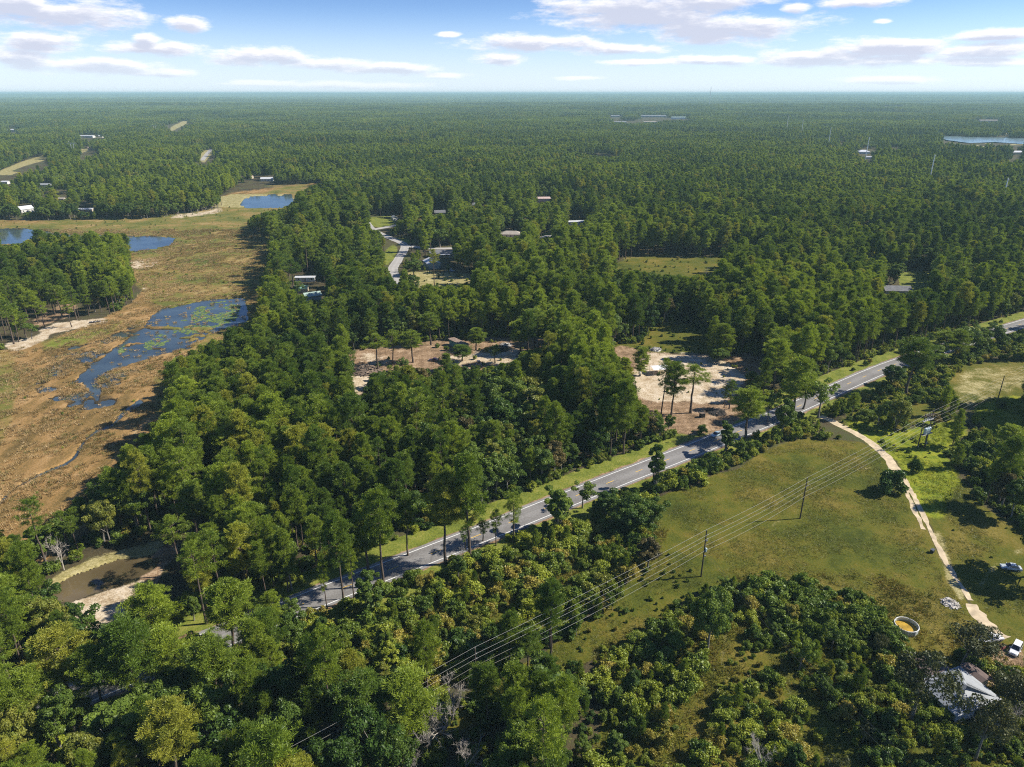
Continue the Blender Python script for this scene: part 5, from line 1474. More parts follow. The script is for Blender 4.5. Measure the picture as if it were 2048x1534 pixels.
def tree_group(seed, n, area, hmin, hmax, bfrac, keepf, grow):
    """a patch of wood made of the same trees as near by; farther off fewer, larger leaf faces"""
    r = np.random.default_rng(seed)
    V, F, T, MI, k = [], [], [], [], 0
    for q in range(n):
        isb = r.random() < bfrac
        K = (BROADS[int(r.integers(NB_))] if r.random() < .85 else OPENS[0]) if isb else PINES[int(r.integers(NP_))]
        h = r.uniform(hmin, hmax) * (.78 if isb else 1)
        w = h * (.30 if isb else .155) * r.uniform(.9, 1.2) / K.R
        cv, cf, tt = K.raw
        nt = len(cf); pick = r.random(nt) < keepf
        v = cv.reshape(-1, 3, 3)[pick]
        if grow != 1: c = v.mean(1, keepdims=True); v = c + (v - c) * grow
        v = v.reshape(-1, 3)
        a = r.uniform(0, 6.28); ca, sa = math.cos(a), math.sin(a)
        x, y = r.uniform(-area / 2, area / 2, 2)
        v = np.stack([(v[:, 0] * ca - v[:, 1] * sa) * w + x, (v[:, 0] * sa + v[:, 1] * ca) * w + y, v[:, 2] * h / K.H], 1)
        V.append(v); F.append(np.arange(len(v)).reshape(-1, 3) + k); k += len(v)
        T.append(np.clip(tt.reshape(-1, 3)[pick].ravel() * .6 + r.uniform(-.12, .32), 0, .6)); MI.append(np.full(len(v) // 3, 1 if isb else 0))
    return mesh_np('tree_group', np.concatenate(V), np.concatenate(F), [M['needle'], M['leaf']], np.concatenate(MI), attrs={'tint': np.concatenate(T)})


MIDS = [tree_group(500 + i, 8, 14, 11, 20, .10, .5, 1.45) for i in range(4)] + [tree_group(520 + i, 7, 15, 10, 18, .85, .5, 1.4) for i in range(3)]
P = scatter(12.0, 755, 2350, .92)
px, py, d = project(P[:, 0], P[:, 1], np.zeros(len(P)))
zn = look(ZONEMAP, px, py)
ok = (zn != Z_NONE)
for hh, lx in ((0, 0), (8, -8), (8, 8), (14, 0), (14, -9), (14, 9), (18, 0), (20, -9), (20, 9), (22, 0)):
    qx, qy, dd = project(P[:, 0] + lx, P[:, 1], np.full(len(P), float(hh)))
    ok &= look(VISB, qx, qy) == 0
ok &= fbm(P[:, 0] / 150, P[:, 1] / 90, 3, 123) < .70
ok &= off_houses(P, 14, 24, 14)
P, zn, px, py = P[ok], zn[ok], px[ok], py[ok]
n = len(P); big = fbm(P[:, 0] / 220, P[:, 1] / 220, 3, 41)
isb = rng.random(n) < np.where(zn == Z_BROAD, .8, np.where(zn == Z_PLANT, .03, np.clip(.3 + (big - .5) * 1.6, .05, .85)))
z = hills(P[:, 0], P[:, 1])
sc = .62 + .75 * fbm(P[:, 0] / 160, P[:, 1] / 160, 3, 93)
spread('middle_forest', 'mixed forest in the middle distance seen as one mass', MIDS, np.stack([P[:, 0], P[:, 1], z, rng.uniform(0, 6.28, n), np.full(n, 1.0), sc * np.where(isb, .95, 1.0), np.where(isb, 4 + rng.integers(0, 3, n), rng.integers(0, 4, n))], 1))
FARS = [tree_group(540 + i, 90, 60, 9, 20, b, .10, 3.0) for i, b in enumerate([.08, .22, .85, .15])]
P = scatter(44, 2330, 9500, .9)
n = len(P); big = fbm(P[:, 0] / 500, P[:, 1] / 300, 3, 42)
px, py, d = project(P[:, 0], P[:, 1], hills(P[:, 0], P[:, 1]) + 12)
ok = (look(raster(FAR_STRIP[4:] + SANDFIELD), px, py) == 0) & (d > 0) & (fbm(P[:, 0] / 420, P[:, 1] / 160, 3, 124) < .69)
for hh in (2, 9, 16):
    for lx in (-34, -17, 0, 17, 34):
        for ly in (-20, 20):
            qx, qy, dd = project(P[:, 0] + lx, P[:, 1] + ly, hills(P[:, 0], P[:, 1]) + hh)
            ok &= look(VISB, qx, qy) == 0
P, big = P[ok], big[ok]; n = len(P)
spread('distant_forest', 'far forest fading into blue haze below the horizon', FARS, np.stack([P[:, 0], P[:, 1], hills(P[:, 0], P[:, 1]) - 1, rng.uniform(0, 6.28, n), np.full(n, 1.0), .6 + .8 * fbm(P[:, 0] / 900, P[:, 1] / 400, 3, 94), np.where(big > .56, 2, rng.integers(0, 2, n) + 2 * (rng.random(n) < .08))], 1))
BIGS = [crown_group(560 + i, 70, 190, 12, 24, m, 40, 9, .5) for i, m in enumerate(['needle', 'leaf', 'needle'])]
P = scatter(150, 9450, 30000, .88)
n = len(P)
spread('horizon_forest', 'farthest woods along the hazy horizon', BIGS, np.stack([P[:, 0], P[:, 1], hills(P[:, 0], P[:, 1]) - 2, rng.uniform(0, 6.28, n), np.full(n, 1.0), rng.uniform(.7, 1.2, n), rng.integers(0, 3, n)], 1))

# grasses
def tuft_mesh(seed, m, **k):
    v, f, t = shape_tuft(seed, **k); return mesh_np('tuft', v, f, [M[m]], attrs={'tint': t})


def spread_grass(name, label, polys, step, y0, y1, m, hs, prob=1.0, seed=0, avoid_water=True, n=26, R=.55, w=.05):
    mp = raster(polys)
    P = scatter(step, y0, y1, .95)
    px, py, d = project(P[:, 0], P[:, 1], np.zeros(len(P)))
    nn = fbm(P[:, 0] / 7, P[:, 1] / 7, 3, 70 + seed)
    ok = (look(mp, px, py) > 0) & (rng.random(len(P)) < prob * smooth(nn, .3, .6))
    if avoid_water: ok &= (look(M_LAKES | raster([BROWNPOND]), px, py) == 0) & ((look(raster([POND]), px, py) == 0) | (rng.random(len(P)) < .10))
    ok &= roaddist(P[:, 0], P[:, 1]) > 7
    pc = np.full(len(P), 1e9)
    for q in PATH_C[::2]: pc = np.minimum(pc, np.hypot(P[:, 0] - q[0], P[:, 1] - q[1]))
    ok &= pc > 2.4
    P = P[ok]; k = len(P)
    pr = [tuft_mesh(600 + seed * 10 + i, m, H=1.0, R=R, n=n, w=w) for i in range(3)]
    spread(name, label, pr, np.stack([P[:, 0], P[:, 1], np.full(k, -.08), rng.uniform(0, 6.28, k), rng.uniform(.7, 1.5, k), rng.uniform(hs[0], hs[1], k), rng.integers(0, 3, k)], 1))
    print(name, k)


pm = raster([POND]); 
spread_grass('marsh_grass', 'brown sedge and dry grass covering the marsh', [MARSH], 1.45, 110, 620, 'sedge', (.5, 1.35), .8, 1, n=30, R=.75, w=.075)
spread_grass('field_grass', 'olive grass of the mown field', [FIELD, STRIP, STRIP2, STRIP3] + YARD + DRYFIELD, .66, 88, 250, 'grassblade', (.16, .55), .8, 2, n=18, R=.40, w=.045)
spread_grass('meadow_grass', 'bright yellow-green meadow grass and weeds', LUSH, .85, 150, 300, 'lushblade', (.3, .8), .6, 3, n=24, R=.5, w=.06)

spread_grass('weeds', 'tall weeds and dry grass between the shrubs', SCRUBS, 1.1, 80, 230, 'weedblade', (.5, 1.3), .8, 4, n=30, R=.7, w=.07)


def lily_disc():
    n = 9; a = np.linspace(.3, 2 * np.pi - .1, n); V = [(0, 0, 0)] + [(math.cos(t), math.sin(t), .04) for t in a]
    return mesh_np('pad', V, [(0, i, i + 1) for i in range(1, n)], [M['pad']])


LILY = raster([[(350, 655), (380, 625), (405, 606), (450, 602), (482, 612), (472, 640), (430, 655), (385, 668), (340, 676)], [(285, 690), (320, 668), (345, 672), (330, 690), (295, 700)], [(232, 700), (262, 685), (270, 695), (240, 708)]])
Q = scatter(1.0, 270, 420, .6); Q = Q[Q[:, 0] < -100]
qx, qy, qd = project(Q[:, 0], Q[:, 1], np.full(len(Q), -.3))
ok = (look(LILY, qx, qy) > 0) & (rng.random(len(Q)) < .85 * smooth(fbm(Q[:, 0] / 6, Q[:, 1] / 6, 4, 88), .42, .56))
Q = Q[ok]; k = len(Q)
spread('lily_pads', 'green lily pads floating on the marsh pond', [lily_disc()], np.stack([Q[:, 0], Q[:, 1], np.full(k, -.325), rng.uniform(0, 6.28, k), rng.uniform(.35, .8, k), np.ones(k), np.zeros(k)], 1))

# ------------------------------------------------------------------ air
def build_haze():
    b = MB(); b.box((0, 15500, 61), (80000, 40000, 130))
    m = bpy.data.materials.new('haze'); m.use_nodes = True
    nt = m.node_tree; nt.nodes.clear()
    o = nt.nodes.new('ShaderNodeOutputMaterial'); v = nt.nodes.new('ShaderNodeVolumePrincipled')
    v.inputs['Color'].default_value = (.56, .86, .88, 1)
    v.inputs['Density'].default_value = HAZE
    v.inputs['Density Attribute'].default_value = ''
    v.inputs['Anisotropy'].default_value = .0
    nt.links.new(v.outputs[0], o.inputs['Volume'])
    tag(b.build('haze', m), 'thin bluish air over the whole woodland', kind='stuff')


HAZE = 0.85e-4
build_haze()

# ------------------------------------------------------------------ power line
POLE = plain('pole_wood', (.085, .065, .05), .9, .3, 3)
WIRE = plain('wire_metal', (.62, .58, .48), .4, .05, 1, metal=.6)
STEEL = plain('galvanised_steel', (.48, .50, .52), .45, .12, 2, metal=.5)
PALESTEEL = plain('pale_steel', (.74, .75, .74), .6, .08, 1)
PORC = plain('porcelain', (.62, .62, .60), .3, .1, 2)
CAN = plain('grey_paint_can', (.56, .66, .66), .4, .12, 1.5)
p2, p3 = np.array(at(1402, 1153)), np.array(at(1600, 1037))
ld = (p3 - p2) / np.linalg.norm(p3 - p2); ln_ = np.array([-ld[1], ld[0]])
p1 = np.array(at(950, 1298, 13)); p5 = np.array(at(1992, 811))
b1, b2 = np.array(at(1834.5, 897)), np.array(at(1850, 892))
p4 = (b1 + b2) / 2
POLES = [(p1 - ld * 62, 13, 'utility pole hidden among the near pines at the end of the wires'), (p1, 13.2, 'weathered utility pole half hidden behind the grey bare trees'), (p2, 13.4, 'dark utility pole with a transformer can at the edge of the field'), (p3, 12.9, 'plain utility pole standing alone in the field'), None, (p5, 12, 'utility pole on the brown field in the upper right'), (p5 + (p5 - p3) * .75, 12, 'utility pole beyond the right edge of the brown field')]
UG = 'utility poles of the power line'
for k, e in enumerate(POLES):
    if e is None: continue
    (x, y), h, lab = e
    if k in (0, 6): continue
    root = empty('utility_pole', (x, y, 0), 0, lab, 'utility pole', UG)
    MB().tube([(0, 0, -.2), (0, 0, h * .5), (0, 0, h)], [.2, .17, .13], 10).build('pole', POLE, root)
    MB().tube([(0, 0, h), (0, 0, h + .28)], [.05, .07], 8).build('insulator', PORC, root)
    for zz in (h - 1.1, h - 2.3):
        MB().tube([(0, 0, zz), (ln_[0] * -.55, ln_[1] * -.55, zz + .1)], .04, 6).build('bracket', STEEL, root)
        MB().tube([(ln_[0] * -.55, ln_[1] * -.55, zz + .05), (ln_[0] * -.55, ln_[1] * -.55, zz + .32)], [.05, .07], 8).build('insulator', PORC, root)
    if k == 2:
        c = MB(); c.tube([(.35, -.15, h - 6.0), (.35, -.15, h - 5.9), (.35, -.15, h - 5.0), (.35, -.15, h - 4.92)], [.22, .26, .26, .2], 12)
        t = c.build('transformer_can', CAN, root, smooth=False)
        MB().tube([(.35, -.15, h - 4.95), (.35, -.15, h - 4.6)], [.05, .03], 6).build('bushing', PORC, t)
        for zz in (h - 2.9, h - 7.3):
            MB().box((.3, 0, zz), (.5, .14, .3), 0, .03).build('fuse_box', STEEL, root)


def span(a, b, sag, n=14):
    a, b = Vector(a), Vector(b)
    return [a.lerp(b, t / n) - Vector((0, 0, sag * 4 * (t / n) * (1 - t / n))) for t in range(n + 1)]


WL = ['topmost wire of the power line along the field', 'second highest wire of the power line along the field', 'third highest wire of the power line along the field', 'second lowest wire of the power line along the field', 'lowest and slackest wire of the power line along the field']
for k, (dz, off, sag) in enumerate(((.3, 0, .5), (-.8, -.55, .55), (-2.0, -.55, .6), (-4.6, .25, .8), (-5.6, -.25, 1.0))):
    pts = []
    hs = [13, 13.2, 13.4, 12.9, 12.6, 12, 12]
    xs = [POLES[0][0], p1, p2, p3, p4, p5, POLES[6][0]]
    for i in range(6):
        a, b = xs[i], xs[i + 1]
        o = ln_ * off
        s_ = span((a[0] + o[0], a[1] + o[1], hs[i] + dz), (b[0] + o[0], b[1] + o[1], hs[i + 1] + dz), sag)
        pts += s_ if i == 0 else s_[1:]
    tag(MB().tube(pts, .021, 5).build('power_wire', WIRE), WL[k], 'wire', 'wires of the power line')
hpt = np.array(at(1780, 1560))
for k, (dx, lab) in enumerate(((0, 'upper of two thin dark service wires running down towards the house'), (1.3, 'lower of two thin dark service wires running down towards the house'))):
    s_ = span((p2[0] + .2, p2[1], 7.8 - .7 * k), (hpt[0] - dx * 1.2, hpt[1] - dx, 7.0 - .3 * k), 1.2, 20)
    tag(MB().tube(s_, .018, 5).build('service_wire', plain('dark_wire', (.10, .10, .11), .5, .05)), lab, 'wire', 'service wires to the house')

# the platform of regulators on its poles
dv = (b2 - b1) / np.linalg.norm(b2 - b1)
rzp = math.atan2(dv[1], dv[0]); sp_ = float(np.linalg.norm(b2 - b1))
root = empty('transformer_platform', (*p4, 0), rzp, 'pole-mounted platform carrying three grey transformer cans above the bright meadow', 'transformer bank')
hw = max(1.5, sp_ / 2)
for x in (-hw, hw):
    MB().tube([(x, 0, -.2), (x, 0, 6.5), (x, 0, 12.9)], [.21, .18, .14], 10).build('pole', POLE, root)
MB().tube([(.1, -1.0, -.2), (.1, -.75, 5.2)], [.13, .12], 8).build('pole', POLE, root)
MB().box((0, -.32, 5.3), (2 * hw + 1.0, .16, .3)).box((0, -1.0, 5.3), (2 * hw + 1.0, .14, .3)).build('platform_beam', plain('pale_beam', (.58, .56, .50), .7, .1), root)
MB().box((0, -.66, 5.47), (2 * hw + .8, .8, .05)).build('platform_deck', POLE, root)
for i in range(3):
    x = (i - 1) * 1.0
    c = MB().tube([(x, -.66, 5.5), (x, -.66, 5.6), (x, -.66, 7.35), (x, -.66, 7.5), (x, -.66, 7.56)], [.43, .48, .48, .43, .2], 14).build('transformer_can', CAN, root)
    for dx in (-.16, .16):
        MB().tube([(x + dx, -.66, 7.5), (x + dx, -.66, 7.95)], [.07, .05], 8).build('bushing', PORC, c)
    MB().box((x, -1.12, 6.4), (.3, .14, .5), 0, .03).build('control_box', STEEL, c)
for zz, m_ in ((10.1, PORC), (11.9, POLE)):
    for y in (-.2, .2):
        MB().box((0, y, zz), (2 * hw + 1.4, .13, .2)).build('crossarm', m_, root)
for i in range(3):
    x = (i - 1) * 1.15
    MB().tube([(x, -.2, 10.25), (x, -.2, 10.75)], [.07, .09], 8).tube([(x, .2, 10.25), (x, .2, 10.75)], [.07, .09], 8).tube([(x, -.3, 10.8), (x, .35, 10.8)], .04, 6).build('switch', PORC, root)
    MB().tube([(x, 0, 12.0), (x, 0, 12.4)], [.06, .08], 8).build('insulator', PORC, root)
    MB().tube(span((x, -.2, 10.7), (x - .16, -.66, 7.9), .1, 6), .015, 4).build('jumper_wire', WIRE, root)
MB().box((hw, -.25, 1.3), (.5, .3, .8), 0, .04).build('meter_box', STEEL, root)
MB().box((-hw, -.25, .9), (.3, .2, .5), 0, .04).build('meter_box', STEEL, root)

# far steel poles and pylons
def steel_pole(px, ytop, ybase, lab):
    x, y = at(px, ybase); h = tall((px, ybase), ytop)
    r = empty('steel_pole', (x, y, 0), 0, lab, 'steel pole', 'steel transmission poles in the far woods')
    MB().tube([(0, 0, 0), (0, 0, h)], [.8, .5], 8).build('pole', PALESTEEL, r)
    for k in range(3):
        MB().tube([(0, 0, h - 1.5 - 3 * k), (2.2 * (-1) ** k, 0, h - 1.0 - 3 * k)], [.14, .08], 6).build('arm', STEEL, r)


for a in ((1998, 356, 428, 'nearest and rightmost of the far steel poles'), (1857, 309, 369, 'steel pole in the woods left of the rightmost one'), (1729, 274, 328, 'steel pole standing behind the white-roofed house'), (1656, 254, 294, 'steel pole left of the white-roofed house'), (1602, 239, 272, 'faint right one of a pair of far steel poles'), (1573, 232, 260, 'faint left one of a pair of far steel poles')):
    steel_pole(*a)
x, y = at(1418, 218); h = tall((1418, 218), 177)
r_ = empty('radio_mast', (x, y, hills(np.array([x]), np.array([y]))[0]), 0, 'tall thin radio mast rising above the horizon', 'mast')
MB().tube([(0, 0, 0), (0, 0, h)], [1.9, 1.3], 4).build('mast', STEEL, r_)
MB().tube([(0, 0, h), (0, 0, h + 7)], [.6, .3], 6).build('antenna', STEEL, r_)
for a in range(3):
    c, s_ = math.cos(a * 2.09), math.sin(a * 2.09)
    MB().tube([(0, 0, h * .9), (c * h * .5, s_ * h * .5, 0)], .08, 4).build('guy_wire', STEEL, r_)


def pylon(px, ytop, ybase, lab):
    x, y = at(px, ybase); h = tall((px, ybase), ytop)
    r = empty('pylon', (x, y, 0), math.radians(12), lab, 'pylon', 'lattice pylons in the far left woods')
    m = MB()
    for sx in (-1, 1):
        for sy in (-1, 1):
            m.tube([(sx * .35, sy * .8, 0), (sx * 2.6, sy * .8, h * .8)], .2, 4)
        for k in range(5):
            z0, z1 = h * .8 * k / 5, h * .8 * (k + 1) / 5
            f0, f1 = .35 + 2.25 * k / 5, .35 + 2.25 * (k + 1) / 5
            m.tube([(sx * f0, -.8, z0), (sx * f1, .8, z1)], .12, 4)
    m.build('lattice', STEEL, r)
    MB().tube([(-8.5, 0, h * .8), (8.5, 0, h * .8)], .28, 4).tube([(-8.5, 0, h * .8), (-4, 0, h * .88), (4, 0, h * .88), (8.5, 0, h * .8)], .2, 4).build('crossarm', STEEL, r)
    for sx in (-1, 1): MB().tube([(sx * 4, 0, h * .88), (sx * 5, 0, h)], .16, 4).build('peak', STEEL, r)


pylon(149, 281, 312, 'nearer lattice pylon with a wide crossarm above the left woods')
pylon(311, 248, 266, 'farther small lattice pylon above the left woods')

# ------------------------------------------------------------------ buildings
GLASS = plain('window_glass', (.03, .035, .045), .12, .2, 1, spec=.6)
TRIM = plain('white_trim', (.74, .74, .71), .6, .06)
DOORM = plain('door_paint', (.32, .26, .22), .5, .15)
WALLS = {k: ribbed('siding_' + k, c, 3.0, 'Z', .75, 0, .14) for k, c in dict(white=(.72, .71, .67), tan=(.55, .47, .36), green=(.36, .45, .42), grey=(.42, .42, .41), pink=(.66, .50, .44), teal=(.12, .32, .32)).items()}
ROOFS = {k: ribbed('roof_' + k, c, 2.2, 'X', r, mt, st) for k, (c, r, mt, st) in dict(white=((.66, .67, .68), .5, .1, .12), metal=((.34, .36, .37), .6, 0, .2), grey=((.20, .20, .21), .85, 0, .3), tan=((.42, .37, .31), .9, 0, .2), brown=((.17, .125, .11), .95, 0, .3), green=((.20, .36, .25), .6, .1, .2), lightgreen=((.45, .58, .50), .6, .1, .2), blue=((.10, .30, .55), .6, .1, .2), rust=((.34, .25, .19), .9, 0, .45), pinkroof=((.62, .46, .40), .9, 0, .2)).items()}


def house(name, px, L, W, H, rise, rz, wall, roof, label, cat='house', hip=False, porch=False, windows=True, group=None, world=None):
    """gabled or hipped building: L along its own x, centred at photo pixel px"""
    x, y = world if world is not None else at(*px)
    zb = float(hills(np.array([x]), np.array([y]))[0])
    r = empty(name, (x, y, zb), rz, label, cat, group)
    l, w = L / 2, W / 2
    m = MB()
    if hip or rise < .3:
        m.box((0, 0, H / 2), (L, W, H))
    else:
        m.add([(-l, -w, 0), (l, -w, 0), (l, w, 0), (-l, w, 0), (-l, -w, H), (l, -w, H), (l, w, H), (-l, w, H), (-l, 0, H + rise), (l, 0, H + rise)],
              [(0, 1, 5, 4), (2, 3, 7, 6), (1, 2, 6, 9, 5), (3, 0, 4, 8, 7), (3, 2, 1, 0)])
    m.build('wall', WALLS[wall], r)
    e, t, k = .45, .16, rise / w
    ho = (w - .1) if hip else -e
    A = [(-l - e, -w - e, H - k * e), (l + e, -w - e, H - k * e), (l + e, w + e, H - k * e), (-l - e, w + e, H - k * e), (-l + ho, 0, H + rise), (l - ho, 0, H + rise)]
    B = [(p[0], p[1], p[2] + t) for p in A]
    f = [(0, 1, 5, 4), (2, 3, 4, 5)] + ([(1, 2, 5), (3, 0, 4)] if hip else [])
    mm = MB().add(A + B, [tuple(reversed(q)) for q in f] + [tuple(i + 6 for i in q) for q in f])
    edge = [(0, 1), (1, 2), (2, 3), (3, 0)] if hip else [(0, 1), (1, 5), (5, 2), (2, 3), (3, 4), (4, 0)]
    mm.add(A + B, [(a, b, b + 6, a + 6) for a, b in edge])
    mm.build('roof', ROOFS[roof], r)
    if windows:
        for sy in (-1, 1):
            nw = max(2, int(L / 3.4))
            for i in range(nw):
                xx = -l + (i + .5) * L / nw
                if i == nw // 2:
                    d = MB().box((xx, sy * (w + .03), 1.03), (.95, .08, 2.06)).build('door', DOORM, r)
                    continue
                fr = MB().box((xx, sy * (w + .02), 1.6), (1.25, .07, 1.35)).build('window', TRIM, r)
                MB().box((xx, sy * (w + .05), 1.6), (1.05, .04, 1.15)).build('pane', GLASS, fr)
        for sx in (-1, 1):
            fr = MB().box((sx * (l + .02), 0, 1.6), (.07, 1.1, 1.3)).build('window', TRIM, r)
            MB().box((sx * (l + .05), 0, 1.6), (.04, .9, 1.1)).build('pane', GLASS, fr)
    if porch:
        MB().box((L * .15, -w - 1.4, H - .25), (L * .4, 2.8, .12)).build('porch_roof', ROOFS['white'], r)
        for sx in (-1, 1): MB().box((L * .15 + sx * L * .18, -w - 2.6, (H - .3) / 2), (.14, .14, H - .3)).build('porch_post', TRIM, r)
    return r


R_ = math.radians
# the house at the lower right: corners of its roof read at eaves height
ea = [np.array(at(x, y, 3.0)) for x, y in ((1902, 1326), (2003, 1388), (1916, 1442), (1850, 1366))]
c0 = sum(ea) / 4; ux = (ea[1] - ea[0] + ea[2] - ea[3]) / 2
Lh, Wh = np.linalg.norm(ux), np.linalg.norm((ea[3] - ea[0] + ea[2] - ea[1]) / 2)
hr = house('house', None, Lh - .9, Wh - .9, 2.9, 2.2, math.atan2(ux[1], ux[0]), 'white', 'metal', 'pale metal-roofed house under trees at the lower right', hip=True, world=c0)
px_, py_ = at(1872, 1336, 2.5)
house('porch', None, 6.0, 5.0, 2.2, .5, math.atan2(ux[1], ux[0]), 'tan', 'brown', 'brown shingled lean-to behind the left corner of the metal-roofed house', 'porch', windows=False, world=(px_, py_))
px_, py_ = at(1950, 1343, 2.5)
house('shed', None, 4.0, 3.0, 2.1, .4, math.atan2(ux[1], ux[0]), 'tan', 'brown', 'small brown-roofed shed behind the right side of the metal-roofed house', 'shed', windows=False, world=(px_, py_))

house('garage', (864, 534), 13, 8.5, 3.6, 1.6, R_(112), 'green', 'white', 'white metal-roofed garage with a green gable end in the village', 'garage', windows=False)
house('house', (884, 513), 17, 8, 2.9, 1.9, R_(4), 'tan', 'grey', 'dark grey-roofed house with a white porch beside the green-gabled garage', porch=True)
house('house', (1022, 474), 17, 9, 3.0, 2.0, R_(-4), 'white', 'tan', 'tan-roofed house behind the pines in the middle of the village', hip=True)
house('mobile_home', (1153, 449), 18, 5.5, 2.9, .7, R_(10), 'white', 'white', 'long white mobile home among the village oaks', 'mobile home')
house('house', (1088, 405), 16, 7, 4.6, 1.4, R_(4), 'pink', 'pinkroof', 'pale two-storey-looking house high up in the village woods')
house('shed', (789, 440), 6, 4.5, 2.8, 1.2, R_(115), 'white', 'metal', 'small pale shed by the grassy lot on the village street', 'shed', windows=False)
house('house', (880, 430), 10, 7, 2.8, 1.8, R_(8), 'grey', 'grey', 'grey-roofed house half hidden in the village oaks', windows=False)
house('house', (955, 414), 9, 6, 2.8, 1.5, R_(0), 'white', 'metal', 'small pale roof deep in the village oaks', windows=False)
house('mobile_home', (612, 562), 12, 4, 2.7, .5, R_(3), 'white', 'white', 'long white trailer home at the marsh edge', 'mobile home')
house('shed', (604, 583), 7, 5, 2.5, 1.2, R_(4), 'tan', 'green', 'dark green-roofed shed at the marsh edge', 'shed', windows=False)
house('shed', (625, 598), 9, 6, 2.6, 1.5, R_(30), 'white', 'lightgreen', 'pale green-roofed building at the marsh edge', 'shed', windows=False)
house('house', (1790, 588), 15, 8, 3.0, 2.0, R_(-4), 'grey', 'grey', 'dark-roofed house beside the shady lawn in the right woods', windows=False)
house('house', (52, 424), 12, 8, 3.4, 2.6, R_(60), 'white', 'white', 'white gabled house by the far shore on the left')
house('house', (174, 424), 13, 7, 3.0, .8, R_(5), 'tan', 'white', 'flat-roofed tan house by the far shore on the left')
house('house', (94, 374), 14, 8, 3.2, 1.2, R_(4), 'white', 'metal', 'white house in the far left woods above the shore')
house('house', (145, 371), 8, 6, 3.0, 1.4, R_(10), 'white', 'blue', 'small blue-roofed house in the far left woods', windows=False)
house('house', (12, 368), 8, 6, 3, 1, R_(0), 'white', 'white', 'small white roof at the far left edge', windows=False)
house('house', (120, 402), 12, 5, 2.8, .8, R_(0), 'tan', 'tan', 'low tan building by the far left shore road', windows=False)
house('house', (535, 362), 16, 8, 3.2, 1.8, R_(8), 'white', 'white', 'white house at the back of the far pond')
house('house', (497, 357), 12, 7, 3, 1.6, R_(-8), 'tan', 'pinkroof', 'tan house left of the white one behind the far pond', windows=False)
house('house', (1725, 307), 22, 13, 4, 3, R_(4), 'white', 'white', 'white-roofed house beside a tall steel pole in the far woods', hip=True, windows=False)
house('house', (1738, 318), 14, 8, 3.5, .9, R_(-5), 'white', 'white', 'low white building in front of the white-roofed far house', windows=False)
house('house', (2034, 308), 24, 12, 4, 2.4, R_(0), 'tan', 'white', 'white-roofed house at the right edge below the lake', hip=True, windows=False)
for k, (px, py, L, W, H, w_, rf, lab) in enumerate(FARB):
    house('far_building', (px, py), L, W, H, H * .25, R_(random.uniform(-6, 6)), w_, rf, lab, 'building', windows=False)

# ------------------------------------------------------------------ vehicles and yard things
def paint(name, col): return plain('paint_' + name, col, .28, .04, 1, spec=.6)


RUB, RIM = plain('tyre_rubber', (.025, .025, .027), .9, .2), plain('wheel_rim', (.45, .46, .48), .35, .1, metal=.7)
LAMP = plain('lamp_glass', (.75, .75, .72), .15, .05); RED = plain('tail_lamp', (.45, .02, .02), .2, .1)


